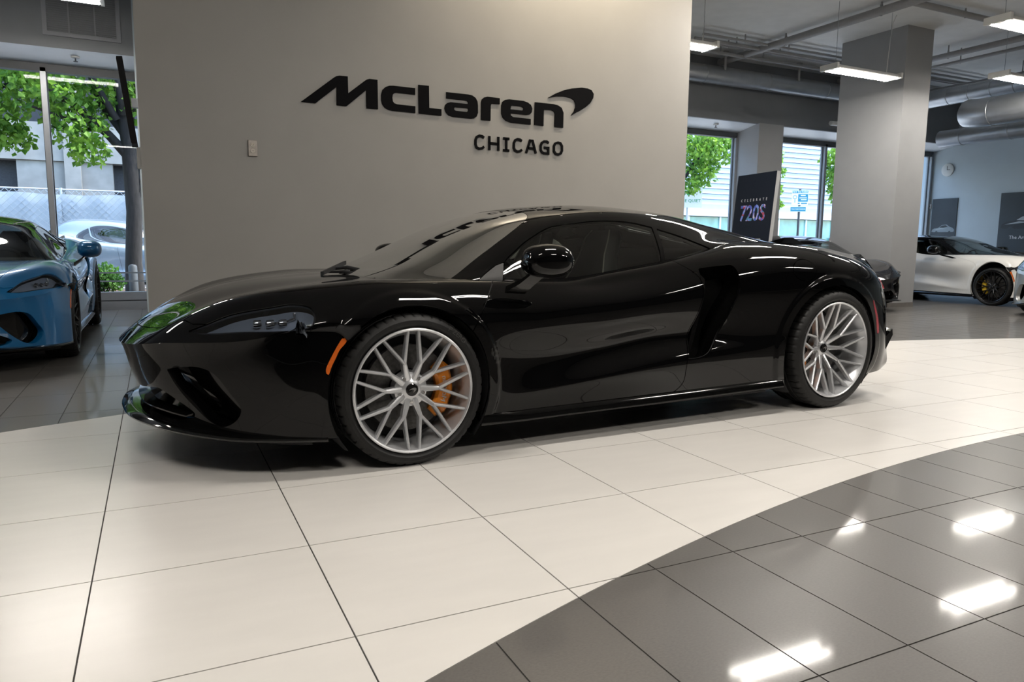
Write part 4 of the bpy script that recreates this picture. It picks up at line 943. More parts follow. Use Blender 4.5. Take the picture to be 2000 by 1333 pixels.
def tire_mesh(rt, rr, wd, m):
    h = wd/2; n = 288; mb = MB()
    prof = [(rr-.012, -h+.022), (rr+.004, -h+.012), (rr+.012, -h+.004), (rr+.3*(rt-rr), -h-.001), (rr+.55*(rt-rr), -h), (rt-.016, -h+.009), (rt-.006, -h+.020), (rt-.001, -h+.034)]
    slot = {5, 6, 7}
    y = -h+.034; flat_w = (wd-.068); gr = []
    for f in (.22, .42, .62, .82):
        yc = -h+.034+flat_w*f
        prof += [(rt, yc-.007), (rt-.007, yc-.005), (rt-.007, yc+.005), (rt, yc+.007)]
    prof += [(rt-.001, h-.034), (rt-.006, h-.020), (rt-.016, h-.009), (rr+.55*(rt-rr), h), (rr+.3*(rt-rr), h+.001), (rr-.01, h-.02)]
    last = len(prof)-7
    vs = []; k_ = len(prof)
    for k in range(n):
        a = 2*math.pi*k/n; cut = (k % 6) in (0,)
        for i, (r, yy) in enumerate(prof):
            if cut and (i in (6, 7, 8) or i in (k_-7, k_-6, k_-5)): r -= .006
            vs.append((r*math.cos(a), yy, r*math.sin(a)))
    fs = [(k*k_+i, k*k_+i+1, ((k+1) % n)*k_+i+1, ((k+1) % n)*k_+i) for k in range(n) for i in range(k_-1)]
    return mb.add(vs, fs).mesh('tire', m, 35)
SWOOSH = [(-.5, -.05), (-.32, .09), (-.1, .2), (.15, .27), (.35, .25), (.47, .16), (.5, .03), (.42, -.12), (.25, -.26), (.02, -.36), (.1, -.24), (.13, -.12), (.08, -.02), (-.05, .03), (-.25, .01)]
WHEEL_CACHE = {}
def wheel_parts(front, m_rim, m_cal, cal_side, style):
    key = (front, m_rim.name, m_cal.name, cal_side)
    if key in WHEEL_CACHE: return WHEEL_CACHE[key]
    rt, rr, wd = (.3325, .273, .235) if front else (.355, .289, .300)
    h = wd/2; lip = -h+.006
    yh, yf = (lip+.040, lip+.018) if front else (lip+.095, lip+.052)
    ms = [('tire', tire_mesh(rt, rr, wd, m_rubber), 0)]
    ms.append(('rim', MB().lathe([(rr, lip+.004), (rr-.001, lip-.002), (rr-.006, lip-.004), (rr-.012, lip), (rr-.016, lip+.016), (rr-.022, lip+.03), (rr-.034, lip+.06), (rr-.036, h-.02), (rr-.02, h-.005)], 96, 'y').mesh('rim', m_rim, 35), 0))
    sp = spoke_mesh(rr, yh, yf, lip+.004, m_rim)
    for k in range(10): ms.append(('spoke', sp, R(18+36*k)))
    ms.append(('hub', MB().lathe([(.001, yh-.004), (.030, yh-.004), (.036, yh+.000), (.075, yh+.010), (.080, yh+.05), (.001, yh+.05)], 40, 'y').mesh('hub', m_rim, 35), 0))
    ms.append(('hub_cap', MB().lathe([(.001, yh-.014), (.024, yh-.013), (.028, yh-.009), (.028, yh)], 32, 'y').mesh('hub_cap', m_glossbk, 35), 0))
    em = flat([(a*.034, b*.034) for a, b in SWOOSH], None, 0, .001, lambda a, b, d: (a, yh-.0145-d, b+.001)).mesh('emblem', m_chrome)
    ms.append(('emblem', em, 0))
    bolt = MB().lathe([(.001, yh-.002), (.007, yh-.002), (.010, yh+.002), (.010, yh+.02)], 12, 'y', (0, 0, .056)).mesh('wheel_bolt', m_chrome, 35)
    for k in range(5): ms.append(('wheel_bolt', bolt, R(36+72*k)))
    rd = rr*.70; yd = yh+.055
    ms.append(('brake_disc', MB().lathe([(.085, yd), (rd, yd), (rd, yd+.03), (.085, yd+.03)], 64, 'y', close=True).mesh('brake_disc', m_disc, 35), 0))
    ms.append(('barrel', MB().lathe([(rr-.036, yd+.06), (.05, yd+.06)], 48, 'y').mesh('barrel', m_shell), 0))
    # caliper: curved block on the rear (or front) side of the disc
    a0, a1 = (-48, 38); ri, ro = rd*.66, rd*1.06; sec = []
    for t in np.linspace(0, 1, 15):
        a = R(a0+(a1-a0)*t); e = min(t, 1-t)*2; k = min(1, .45+e*2.2); b = .012*math.sin(t*math.pi*3)**2
        r0, r1 = ri+(1-k)*.02, ro-(1-k)*.02+b*.3
        y0 = yd-.036*k-.004; q = [(r0, y0+.012), (r0+.012, y0), (r1-.014, y0-.002), (r1, y0+.014), (r1, yd+.04), (r0, yd+.04)]
        sec.append([(cal_side*r*math.cos(a), y, r*math.sin(a)) for r, y in q])
    ms.append(('caliper', MB().loft(sec, True, True).mesh('caliper', m_cal, 40), 0))
    tm = text_mesh('caliper_lettering', 'McLaren' if m_cal is m_caliper else 'SPORT', .034, m_whitepl, .0004)
    rm = (ri+ro)/2; y0 = yd-.043
    for v in tm.vertices:
        th = R(-4)+v.co.x/rm; r = rm+v.co.y*1.0
        v.co = (cal_side*r*math.cos(th), y0-v.co.z, r*math.sin(th)) if cal_side > 0 else (cal_side*(r)*math.cos(th), y0-v.co.z, -r*math.sin(th))
    if m_cal is m_caliper: ms.append(('caliper_lettering', tm, 0))
    lt = text_mesh('tire_lettering', 'P ZERO', .030, mat('faint tyre lettering', (.035, .034, .032), .6, noise=.05), .0003)
    rl_ = (rr+rt)/2+.004
    for v in lt.vertices:
        th = R(50)-v.co.x/rl_; r = rl_+v.co.y; v.co = (r*math.cos(th), -h-.0015-v.co.z, r*math.sin(th))
    ms.append(('tire_lettering', lt, 0))
    WHEEL_CACHE[key] = ms; return ms
def add_wheel(car, x, y, z, front, side, m_rim, m_cal):
    """side -1: near side (outer face to -y), +1: far side"""
    wl = link('wheel', None, car); wl.location = (x, y, z); wl.empty_display_size = .1
    if side > 0: wl.rotation_euler = (0, 0, math.pi)
    cs = (1 if front else -1)*(1 if side < 0 else -1)
    for nm, me, a in wheel_parts(front, m_rim, m_cal, cs, 0):
        o = link(nm, me, wl); o.rotation_euler = (0, a, 0)
    return wl

# ----------------------------------------------------------------- grand tourer body panels
def arch_val(p, a): x, z = p['P'][:, 0], p['P'][:, 2]; return np.hypot((x-a[0])*a[3]/a[2], z-a[1])-a[3]
def gt_panels(nu, nv, gu, gv, fu, fv, plain=False):
    """dict: name -> (part for the near side, mirrored as separate object?, material key)"""
    out = []
    M = gt_main(nu, nv)
    for a in (ARCH_F, ARCH_R):
        v = arch_val(M, a); v = np.where(np.abs(M['P'][:, 1]) < .6, .05, v); M = clip(M, v)
    xz = lambda p: p['P'][:, [0, 2]]
    xy = lambda p: np.stack([p['P'][:, 0], -p['P'][:, 1]], 1)
    s = np.maximum.reduce([(M['K']-2.86)*.08, .42-M['U'], M['U']-2.6]); M = clip(M, s)
    shell = offset(M, -.014)
    sel = lambda p, v, cond: np.where(cond, v, -.05)
    hl = loop([(-.852,.592),(-.80,.586),(-.667,.599),(-.53,.606),(-.435,.617),(-.405,.655),(-.412,.695),(-.468,.708),(-.548,.695),(-.691,.663),(-.79,.62)], corner=(0,))
    lens, M = split(M, sel(M, sdf(xz(M), hl), (M['K'] > 2.4) & (M['P'][:, 0] < -.3)), .004)
    mouth = loop([(1.632,.845),(1.70,.853),(1.80,.861),(1.858,.860),(1.882,.82),(1.889,.743),(1.845,.64),(1.767,.478),(1.70,.405),(1.655,.381),(1.60,.372),(1.535,.372),(1.562,.451),(1.612,.636),(1.631,.725),(1.626,.792)], corner=(0, 11))
    sm = sel(M, sdf(xz(M), mouth), M['K'] > 3.2)
    if not plain: grille, M = split(M, sm, 0.)
    sh_s = sel(shell, sdf(xz(shell), mouth), shell['K'] > 3.2)
    if not plain: _, shell = split(shell, sh_s, 0.)
    sh_s = sel(shell, sdf(xz(shell), hl), (shell['K'] > 2.4) & (shell['P'][:, 0] < -.3)); _, shell = split(shell, sh_s, 0.)
    cap = np.array([(2.395+.098*math.cos(t), .833+.062*math.sin(t)) for t in np.linspace(0, 2*math.pi, 60)[:-1]])
    if not plain: fuel, M = split(M, sel(M, sdf(xz(M), cap), M['K'] > 3.2), .004); out.append(('fuel_cap', rim(fuel), 'near', 'paint'))
    refl = loop([(3.02,.64),(3.045,.64),(3.095,.54),(3.115,.44),(3.095,.43),(3.07,.53)])
    rear_ref, M = split(M, sel(M, sdf(xz(M), refl), M['K'] > 3.2), .002)
    dpoly = loop([(.470,1.0),(.455,.80),(.425,.775),(.385,.733),(.322,.649),(.272,.56),(.30,.35),(.34,.2),(.36,.05),(1.38,.05),(1.424,.172),(1.49,.205),(1.526,.249),(1.526,.31),(1.530,.373),(1.556,.451),(1.606,.636),(1.624,.725),(1.618,.792),(1.585,.835),(1.535,.875),(1.50,.92),(1.49,1.0)], corner=(0, 1, 8, 9, 22))
    door, M = split(M, sel(M, sdf(xz(M), dpoly), M['K'] > 2.7), .0045)
    hood_p = loop([(-1.022,-.04),(-1.015,.1),(-1.0,.2),(-.966,.332),(-.918,.45),(-.86,.515),(-.66,.575),(-.45,.62),(-.2,.645),(.06,.655),(.03,.45),(.0,.25),(-.01,-.04)], corner=(0, 5, 9, 12))
    hood, M = split(M, sdf(xy(M), hood_p), .0045)
    nose_p = np.array([(-1.3,-.1),(-1.3,1.2),(-.44,1.2),(-.436,.902),(-.48,.85),(-.6,.77),(-.75,.67),(-.835,.575),(-.86,.515),(-.918,.45),(-.966,.332),(-1.0,.2),(-1.022,-.1)])
    nose, M = split(M, sdf(xy(M), nose_p), .0035)
    ff = clip(M, 1.0-M['P'][:, 0]); rf = clip(M, M['P'][:, 0]-1.0)
    cowl = None
    out += [('hood', rim(hood), 'both', 'paint'), ('nose_panel', rim(nose), 'both', 'paint'), ('front_fender', rim(ff, .02), 'pair', 'paint'), ('rear_fender', rim(rf, .02), 'pair', 'paint'),
            ('door', rim(door, .012), 'pair', 'paint'), ('rear_reflector', rim(offset(rear_ref, .002)), 'pair', 'red'),
            ('headlight', rim(offset(lens, -.003), .012), 'pair', 'lens'), ('inner_shell', shell, 'both', 'shell')]
    bowl = offset(lens, -.045); out.append(('headlight_bowl', bowl, 'pair', 'bowl'))
    if not plain:
        out.append(('intake_mesh', offset(grille, -.15), 'pair', 'cavity'))
        F = grille['F']; g = rim(grille, .16)             # walls of the side intake
        wall = dict(P=g['P'], N=g['N'], F=g['F'][len(F):]); out.append(('intake_wall', compact(wall), 'pair', 'glossbk'))
    # greenhouse
    G = gt_house(gu, gv)
    gxy = lambda p: np.stack([p['P'][:, 0], -p['P'][:, 1]], 1)
    wsp = loop([(-.6,-.1),(-.6,.76),(.2,.752),(.262,.728),(.345,.695),(.431,.658),(.54,.617),(.651,.574),(.76,.52),(.815,.475),(.842,.41),(.852,.30),(.845,.15),(.84,-.1)], corner=(0, 1, 13))
    ws, G = split(G, sdf(gxy(G), wsp), .003)
    win = loop([(.512,.80),(.9,.803),(1.144,.836),(1.30,.857),(1.468,.881),(1.535,1.066),(1.404,1.090),(1.215,1.095),(1.036,1.078),(.94,1.066),(.859,1.047),(.717,.983),(.62,.925),(.55,.875)], corner=(0, 4, 5))
    side, G = split(G, np.where(G['K'] > 2.3, sdf(xz(G), win), -.05), .003)
    sp_ = loop([(.345,.775),(.507,.775),(.510,.80),(.547,.876),(.50,.862),(.43,.825)], corner=(0, 1, 2, 3, 4, 5))
    sail, G = split(G, np.where(G['K'] > 2.3, sdf(xz(G), sp_), -.05), .003); out.append(('sail_panel', rim(sail, .004), 'pair', 'satin'))
    qtr = loop([(1.497,.888),(1.562,1.058),(1.705,1.017),(1.80,.975),(1.852,.946),(1.66,.911)], corner=(0, 1, 4))
    qw, G = split(G, np.where(G['K'] > 2.3, sdf(xz(G), qtr), -.05), .003)
    hat = loop([(1.98,-.1),(1.98,.25),(2.02,.36),(2.5,.36),(2.95,.33),(3.05,.25),(3.07,-.1)], corner=(0, 6))
    rg, G = split(G, sdf(gxy(G), hat), .003)
    hd = .86; roof, pil = None, G
    out += [('windscreen', rim(offset(ws, -.001), .004), 'both', 'wsg'), ('side_window', rim(offset(side, -.005), .004), 'pair', 'sideg'), ('quarter_window', rim(offset(qw, -.005), .004), 'pair', 'sideg'),
            ('rear_window', rim(offset(rg, -.004), .004), 'both', 'sideg'), ('roof', rim(G, .03), 'both', 'roof')]
    # front bumper
    B = patch(GT_F, fu, fv, fu/90.)
    v = arch_val(B, ARCH_F); v = np.where(np.abs(B['P'][:, 1]) < .6, .05, v); B = clip(B, v)
    wz = lambda p: np.stack([-p['P'][:, 1], p['P'][:, 2]], 1)
    c1 = loop([(.50,.428),(.58,.444),(.653,.450),(.709,.427),(.754,.348),(.779,.285),(.756,.231),(.71,.206),(.645,.239),(.541,.358)], corner=(0,))
    c2 = loop([(-.1,.312),(.2,.316),(.38,.335),(.44,.338),(.529,.295),(.60,.250),(.585,.225),(.45,.2),(.2,.188),(-.1,.184)], corner=(0, 9))
    ci, B = split(B, sdf(wz(B), c1), 0.); cc, B = split(B, sdf(wz(B), c2), 0.)
    mk = loop([(-.309,.578),(-.279,.578),(-.30,.55),(-.319,.529),(-.336,.495),(-.353,.462),(-.366,.428),(-.374,.430),(-.376,.455),(-.362,.487),(-.347,.515),(-.33,.545)], corner=(0, 1))
    am, B = split(B, np.where(B['P'][:, 1] < -.8, sdf(B['P'][:, [0, 2]], mk), -.05), .002)
    out += [('front_bumper', rim(B, .055), 'both', 'paint'), ('side_marker', rim(offset(am, .004), .008), 'pair', 'amber'),
            ('bumper_duct', join(offset(ci, -.10), offset(cc, -.16)), 'both', 'glossbk'), ('bumper_shell', offset(clip(patch(GT_F, 40, 20, .6), np.ones(800)), -.17), 'both', 'shell')]
    # rear fascia: close the tail from the last column of the main body
    last = [q for q in row_end(GT_M)]
    rows = []
    for t in np.linspace(0, 1, 12):
        rows.append([(p[0]+.10*(1-t*t)*(1 if p[2] < .9 else .3), p[1]*t, p[2]) for p in last])
    Fa = np.array(rows); nu_, nv_ = Fa.shape[:2]; Fa = Fa*np.array([1, -1, 1])
    N = np.cross(np.gradient(Fa, axis=0), np.gradient(Fa, axis=1)); N /= np.linalg.norm(N, axis=2, keepdims=True)+1e-9
    if N[..., 0].mean() < 0: N = -N
    idx = np.arange(nu_*nv_).reshape(nu_, nv_); a, b, c, d = idx[:-1, :-1].ravel(), idx[1:, :-1].ravel(), idx[1:, 1:].ravel(), idx[:-1, 1:].ravel()
    out.append(('rear_fascia', dict(P=Fa.reshape(-1, 3), N=N.reshape(-1, 3), F=np.concatenate([np.stack([a, b, d], 1), np.stack([b, c, d], 1)])), 'both', 'glossbk'))
    return out
def row_end(rows):
    e = np.array([r[-1] for r in rows], float); t = np.linspace(0, len(e)-1, 60)
    return np.stack([pchip(np.arange(len(e)), e[:, i], t) for i in range(3)], 1)
GT_CACHE = {}
PANEL_CHILD = {'side_window': 'door', 'sail_panel': 'door', 'headlight_bowl': 'headlight', 'fuel_cap': 'rear_fender', 'rear_reflector': 'rear_fender', 'intake_mesh': 'rear_fender', 'intake_wall': 'rear_fender', 'quarter_window': 'roof', 'rear_window': 'roof', 'side_marker': 'front_bumper', 'bumper_duct': 'front_bumper'}
def warp_part(p, f):
    P = p['P']; e = 1e-4; J = np.stack([(f(P+np.eye(3)[i]*e)-f(P-np.eye(3)[i]*e))/(2*e) for i in range(3)], 2)
    N = np.linalg.solve(np.transpose(J, (0, 2, 1)), p['N'][..., None])[..., 0]
    q = dict(p); q['P'] = f(P); q['N'] = N/(np.linalg.norm(N, axis=1, keepdims=True)+1e-12); return q
def build_gt(name, label, loc, rz, pal, dens, roof=None, rims=m_alloy, cal=m_caliper, interior=True, warp=None, plain=False, group=None, mir=None):
    car = tag(empty(name, loc, rz), label, 'car', group)
    base_dens = dens; dens = (dens, warp, plain)
    if dens not in GT_CACHE:
        GT_CACHE[dens] = []
        for nm, p, mode, key in gt_panels(*base_dens, plain=plain):
            if warp: p = warp_part(p, warp)
            if mode == 'both': GT_CACHE[dens].append((nm, part_mesh(nm, join(p, mirror(p)), None), key, 0))
            elif mode == 'near': GT_CACHE[dens].append((nm, part_mesh(nm, p, None), key, -1))
            else:
                GT_CACHE[dens].append((nm, part_mesh(nm, p, None), key, -1)); GT_CACHE[dens].append((nm, part_mesh(nm, mirror(p), None), key, 1))
        for nm, me, key, s in GT_CACHE[dens]: me.materials.append(None)
    fine_ = base_dens[0] > 400
    keys = dict(paint=pal, roof=roof or pal, red=m_red, lens=m_headg, shell=m_shell, bowl=m_headin, cavity=m_cavity, glossbk=m_glossbk, wsg=m_wsg if fine_ else m_wsg2, sideg=m_sideg, amber=m_amber, satin=m_satin)
    made = {}
    for nm, me, key, s in sorted(GT_CACHE[dens], key=lambda t: t[0] in PANEL_CHILD):
        par = car
        if nm in PANEL_CHILD: par = made.get((PANEL_CHILD[nm], s)) or made.get((PANEL_CHILD[nm], 0)) or car
        o = link(nm, me, par); made[(nm, s)] = o
        o.material_slots[0].link = 'OBJECT'; o.material_slots[0].material = keys[key]
    fine = base_dens[0] > 300
    start = len(car.children_recursive)
    # lamps inside the headlights
    for s in (-1, 1):
        hb = made[('headlight', s)]
        for (x, w, z) in ((-.52, .80, .630), (-.565, .775, .628), (-.61, .745, .626)):
            MB().lathe([(.001, -.012), (.014, -.010), (.018, 0), (.018, .02)], 14, 'x', (x, s*w, z)).build('projector', m_chrome, hb, 40)
        MB().tube([(-.56, s*.765, .628), (-.50, s*.795, .634), (-.468, s*.81, .650), (-.466, s*.80, .672)], .006, 8).build('light_strip', m_chrome, hb, 60)
    # splitter
    pth = [(-1.10, 0, .19), (-1.095, .12, .19), (-1.075, .28, .188), (-1.0, .48, .184), (-.913, .62, .176), (-.764, .77, .165), (-.642, .85, .16), (-.50, .905, .156), (-.374, .94, .153)]
    half = loop(pth, closed=False, n=5); full_ = np.concatenate([half[::-1]*np.array([1, -1, 1]), half[1:]])
    rings = []
    for i, p in enumerate(full_):
        t = full_[min(i+1, len(full_)-1)]-full_[max(i-1, 0)]; t /= np.linalg.norm(t); nrm = np.array([t[1], -t[0], 0.]); nrm /= np.linalg.norm(nrm)
        if nrm @ np.array([-.3-p[0], -p[1], 0]) < 0: nrm = -nrm
        u = np.array([0, 0, 1.])
        rings.append([p, p-nrm*.004+u*.008, p+nrm*.003+u*.016, p+nrm*.05+u*.022, p+nrm*.30+u*.034, p+nrm*.30-u*.004, p+nrm*.02-u*.006])
    MB().loft(rings, True, True).build('splitter', m_glossbk, car, 50)
    vane = [r[3]+np.array([.02, 0, .035]) for r in rings if abs(r[0][1]) < .62]
    MB().loft([[q, q+np.array([.05, 0, .012]), q+np.array([.05, 0, .004]), q+np.array([.0, 0, -.006])] for q in vane], True, True).build('intake_vane', m_glossbk, car, 50)
    # sills, floor, arch liners
    for s in (-1, 1):
        rr_ = []
        for x in np.linspace(.335, 2.27, 24):
            w_ = np.interp(x, [.33, .8, 1.3, 2.3], [.905, .905, .915, .932]); z0 = np.interp(x, [.33, 1.3, 2.3], [.135, .145, .16])
            e = .012*min(1, (x-.33)/.2)
            rr_.append([(x, s*(w_-.09), z0+.055), (x, s*(w_+.002), z0+.046), (x, s*(w_+.012+e), z0+.012), (x, s*(w_+.010+e), z0), (x, s*(w_-.09), z0-.004)])
        MB().loft(rr_, True, True).build('side_sill', m_glossbk, car, 50)
        for (cx, cz, ra, rb), yi in ((ARCH_F, .62), (ARCH_R, .58)):
            q = [R(a) for a in np.linspace(-38, 218, 30)]
            MB().loft([[(cx+(ra-.003)*math.cos(a), s*.935, cz+(rb-.003)*math.sin(a)) for a in q], [(cx+(ra+.005)*math.cos(a), s*.90, cz+(rb+.005)*math.sin(a)) for a in q], [(cx+(ra+.005)*math.cos(a), s*yi, cz+(rb+.005)*math.sin(a)) for a in q]], False).build('arch_liner', m_shell, car, 60)
            MB().prism([(cx+ra*1.02*math.cos(a), cz+rb*1.02*math.sin(a)) for a in q], s*yi, s*(yi-.01)).build('arch_liner', m_shell, car)
    MB().prism([(-.78, -.45), (-.55, -.78), (-.42, -.86), (-.42, -.6), (.42, -.6), (.42, -.86), (2.2, -.88), (2.2, -.56), (3.12, -.56), (3.12, -.86), (3.4, -.7),
                (3.4, .7), (3.12, .86), (3.12, .56), (2.2, .56), (2.2, .88), (.42, .86), (.42, .6), (-.42, .6), (-.42, .86), (-.55, .78), (-.78, .45)], .125, .135, 'xy').build('underfloor', m_shell, car)
    # diffuser blade at the tail
    rd = []
    for y in np.linspace(-.86, .86, 15):
        b = 1-(abs(y)/.86)**4
        rd.append([(3.12+.12*b, y, .15), (3.26+.14*b, y, .22), (3.385+.14*b, y, .40), (3.375+.14*b, y, .44), (3.30+.14*b, y, .38), (3.10+.12*b, y, .22)])
    MB().loft(rd, True, True).build('rear_diffuser', m_glossbk, car, 50)
    for s in (-1, 1):
        MB().tube([(3.43, s*.30, .80), (3.40, s*.60, .80), (3.34, s*.76, .76), (3.335, s*.80, .70)], .008, 8).build('tail_light', m_red, car, 60)
        # engine intake fin behind the quarter window
        MB().loft([[(2.36, s*.60, .985), (2.36, s*.68, .985), (2.36, s*.68, .99)], [(2.52, s*.60, .985), (2.52, s*.69, .975), (2.50, s*.69, 1.022)], [(2.62, s*.58, .98), (2.62, s*.67, .965), (2.60, s*.67, 1.025)], [(2.80, s*.56, .955), (2.80, s*.64, .945), (2.80, s*.64, .965)]], True, True).build('rear_scoop', m_glossbk, car, 50)
        if plain: continue
        fr = [(1.60, .83), (1.655, .79), (1.665, .725), (1.64, .636), (1.595, .47), (1.575, .40)]
        MB().loft([[(x-.012, s*.90, z), (x+.012, s*.905, z), (x+.03, s*.84, z), (x+.005, s*.82, z)] for x, z in fr], True, True).build('intake_fin', m_glossbk, car, 60)
    # door mirrors
    for s in (-1, 1):
        dr = made[('door', s)]; vs = []; nu_, nv_ = 28, 18; mb = MB()
        rings = []
        for i in range(nu_+1):
            a = math.pi*i/nu_; c_ = -math.cos(a); r_ = math.sin(a)**.62
            ring = []
            for j in range(nv_):
                b = 2*math.pi*j/nv_; cb, sb = math.cos(b), math.sin(b)
                yy = .098*r_*abs(cb)**.8*(1 if cb > 0 else -1); zz = .080*r_*abs(sb)**.75*(1 if sb > 0 else -1)
                ring.append((.60+.118*c_*(1-.06*(sb > 0)), s*(1.035+yy), .893+zz*(.92 if sb > 0 else 1)-.010*c_*0))
            rings.append(ring)
        hs = MB().loft(rings, True, True).build('mirror_housing', mir or pal, dr, 80)
        MB().loft([[(.45, s*.915, .742), (.555, s*.915, .735), (.56, s*.915, .758), (.455, s*.915, .772)], [(.50, s*.965, .785), (.575, s*.965, .778), (.58, s*.965, .795), (.505, s*.965, .805)],
                   [(.545, s*1.01, .836), (.615, s*1.01, .828), (.62, s*1.01, .845), (.55, s*1.01, .852)]], True, True).build('mirror_stalk', m_glossbk, dr, 40)
    # wipers
    for (dx, sgn) in ((0, 1),):
        MB().loft([[(-.185+dx, -.12, .795), (-.175+dx, -.145, .80), (-.175+dx, -.145, .818), (-.185+dx, -.12, .815)], [(.0+dx, .12, .842), (.012+dx, .10, .845), (.012+dx, .10, .866), (.0+dx, .12, .862)]], True, True).build('wiper_blade', m_shell, car)
        MB().tube([(-.09, .0, .825), (-.03, -.06, .835), (.05, -.18, .812)], [.008, .010, .012], 8).build('wiper_arm', m_shell, car, 60)
        MB().tube([(-.13, -.06, .812), (-.06, -.10, .815), (-.0, -.20, .80)], [.006, .008, .010], 8).build('wiper_arm', m_shell, car, 60)
    MB().add([(-.06, -.62, .775), (.30, -.72, .775), (.3, .72, .775), (-.06, .62, .775)], [(0, 1, 2, 3)]).build('cowl', m_shell, car)
    if interior: build_interior(car)
    if warp:                                              # the loose parts follow the same proportions
        for o in car.children_recursive[0:]:
            if o.type == 'MESH' and o.data.users == 1 and o.data not in [t[1] for t in GT_CACHE[dens]]:
                mw = o.matrix_basis.copy(); q = o.parent
                while q is not car: mw = q.matrix_basis @ mw; q = q.parent
                iv = mw.inverted(); n_ = len(o.data.vertices); co = np.empty(n_*3, np.float32); o.data.vertices.foreach_get('co', co); co = co.reshape(-1, 3).astype(float)
                A_ = np.array(mw); B_ = np.array(iv); w_ = warp(co @ A_[:3, :3].T+A_[:3, 3]); co = w_ @ B_[:3, :3].T+B_[:3, 3]
                o.data.vertices.foreach_set('co', co.astype(np.float32).ravel()); o.data.update()
    # wheels
    add_wheel(car, 0, -.8355, .3325, True, -1, rims, cal); add_wheel(car, 0, .8355, .3325, True, 1, rims, cal)
    add_wheel(car, 2.675, -.8315, .355, False, -1, rims, cal); add_wheel(car, 2.675, .8315, .355, False, 1, rims, cal)
    return car
def build_interior(car):
    MB().box((.3, -.74, .22), (2.1, .74, .25)).box((2.05, -.70, .25), (2.10, .70, .95)).build('cabin_floor', m_shell, car)
    db = []
    for y in np.linspace(-.72, .72, 13): db.append([(.30, y, .45), (.28, y, .80), (.50, y, .815), (.62, y, .78), (.66, y, .70), (.62, y, .45)])
    MB().loft(db, True, True).build('dashboard', m_leather, car, 40)
    for s in (-1, 1):
        st_ = link('seat', None, car); st_.location = (1.15, s*.37, .25); st_.empty_display_size = .1
        prof = [(.0, .25, .09), (.12, .27, .12), (.30, .255, .11), (.45, .225, .09), (.56, .165, .075), (.66, .125, .07), (.76, .115, .065), (.80, .085, .05)]
        rings = []
        for h, w_, t in prof:
            xo = .02+h*.30
            rings.append([(xo-t*.3, -w_*.7, h), (xo-t*.9, -w_, h), (xo+t*.2, -w_*1.02, h), (xo+t, -w_*.6, h), (xo+t, w_*.6, h), (xo+t*.2, w_*1.02, h), (xo-t*.9, w_, h), (xo-t*.3, w_*.7, h)])
        MB().loft(rings, True, True).build('backrest', m_leather, st_, 70)
        MB().loft([[(-.42, -.22, .02), (-.42, .22, .02), (-.42, .22, .10), (-.42, -.22, .10)], [(.0, -.25, .0), (.0, .25, .0), (.0, .25, .14), (.0, -.25, .14)], [(.10, -.24, .0), (.10, .24, .0), (.10, .24, .10), (.10, -.24, .10)]], True, True).build('cushion', m_leather, st_, 50)
        for q in (-1, 1): MB().tube([(.02+h*.30-t*.9-.002, q*w_*.98, h) for h, w_, t in prof], .004, 6).build('stitching', m_stitch, st_)
    sw = link('steering_wheel', None, car); sw.location = (.80, -.37, .72); sw.rotation_euler = (0, R(-22), 0); sw.empty_display_size = .1
    MB().lathe([(.175+.015*math.cos(t), .015*math.sin(t)) for t in np.linspace(0, 2*math.pi, 9)[:-1]], 36, 'x', close=True).build('wheel_ring', m_leather, sw, 60)
    MB().box((-.01, -.16, -.02), (.01, .16, .02)).box((-.02, -.05, -.16), (.02, .05, .05)).build('wheel_hub', m_leather, sw)
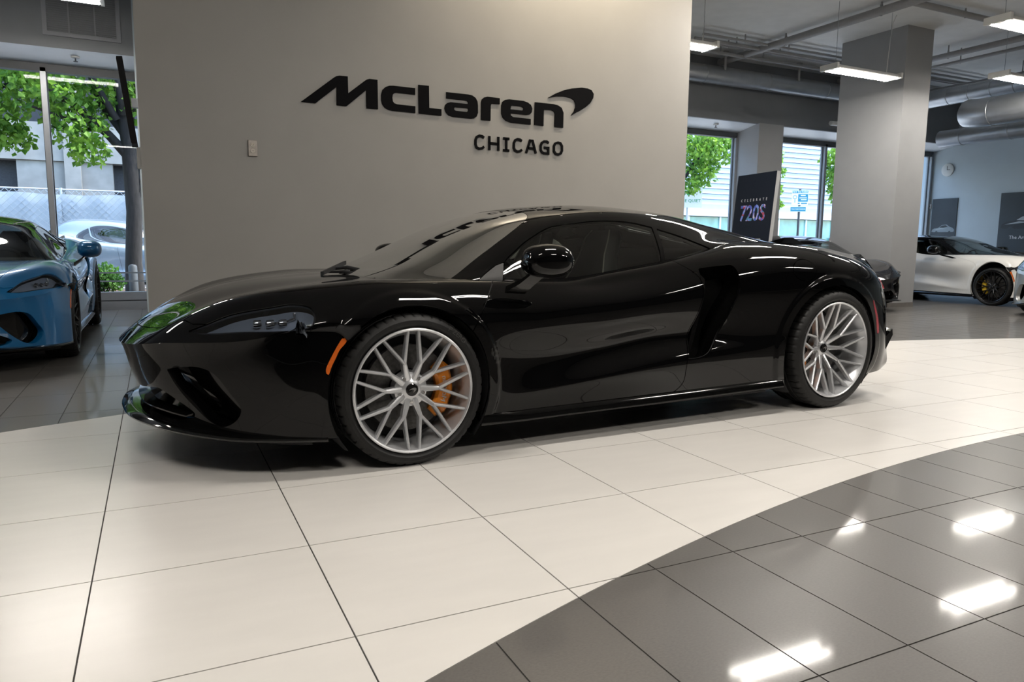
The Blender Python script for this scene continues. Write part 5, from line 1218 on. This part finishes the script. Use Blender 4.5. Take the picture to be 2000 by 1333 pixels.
# ----------------------------------------------------------------- other cars share the panel builder with other proportions
def sstep(x, a, b): t = np.clip((x-a)/(b-a), 0, 1); return t*t*(3-2*t)
def warp_coupe(P):
    x, y, z = P[:, 0], P[:, 1], P[:, 2]
    x2 = np.where(x < -.42, -.42+(x+.42)*.66, x)+.45*sstep(x, -.2, .4)*sstep(z, .66, .82)*(1-sstep(x, 1.5, 2.4))
    z2 = z+.085*sstep(z, .40, .80)*(1-.2*sstep(z, .9, 1.2))
    return np.stack([x2, y, z2], 1)
def warp_sedan(P):
    x, y, z = P[:, 0], P[:, 1], P[:, 2]
    x2 = np.where(x < -.42, -.42+(x+.42)*.75, x)+.15*sstep(x, .5, 1.5)+.62*sstep(z, .78, .98)*sstep(x, -.3, .5)*(1-.75*sstep(x, 1.9, 3.0))
    z2 = z+.16*sstep(z, .42, .80)+.20*sstep(z, .86, 1.2)+.03*sstep(x, 1.2, 2.0)*sstep(z, .95, 1.1)
    return np.stack([x2, y, z2], 1)
def warp_rounded(P):
    x, y, z = P[:, 0], P[:, 1], P[:, 2]
    x2 = np.where(x < -.42, -.42+(x+.42)*.78, x)
    z2 = z+.12*sstep(z, .34, .74)*(1-.3*sstep(z, .9, 1.2))
    return np.stack([x2, y, z2], 1)
# ----------------------------------------------------------------- cars
HERO = (560, 170, 330, 100, 160, 70); FAR = (230, 80, 140, 46, 80, 40)
build_gt('sports_car', 'gloss black two door sports car with silver wheels on pale tiles', (1.132, -.192, 0), .0489, m_pblack, HERO)
build_gt('sports_car', 'metallic blue sports car with dark wheels at the left window', (-1.36, 2.99, 0), R(90.6), m_pblue, (300, 100, 180, 60, 110, 50), roof=m_pblack, rims=m_alloy_d)
build_gt('sports_car', 'graphite sports car nosing out in front of the square column', (10.2, 4.5, 0), 1.27, m_pgrey, FAR, rims=m_alloy_d)
build_gt('coupe', 'white coupe with black wheels in front of the right wall', (14.33, 3.78, 0), R(90), m_pwhite, FAR, roof=m_pblack, rims=m_alloy_d, cal=m_yellow, warp=warp_coupe, plain=True, mir=m_glossbk)
build_gt('coupe', 'silver car cut off by the right edge of the picture', (12.55, 1.75, 0), R(0), m_psilver, FAR, rims=m_alloy_d, cal=m_yellow, warp=warp_rounded, plain=True)
build_gt('sedan', 'pale blue grey sedan parked in the street outside the left window', (1.25, 14.95, -.10), R(180), m_pice, FAR, rims=m_alloy, cal=m_yellow, warp=warp_sedan, plain=True)
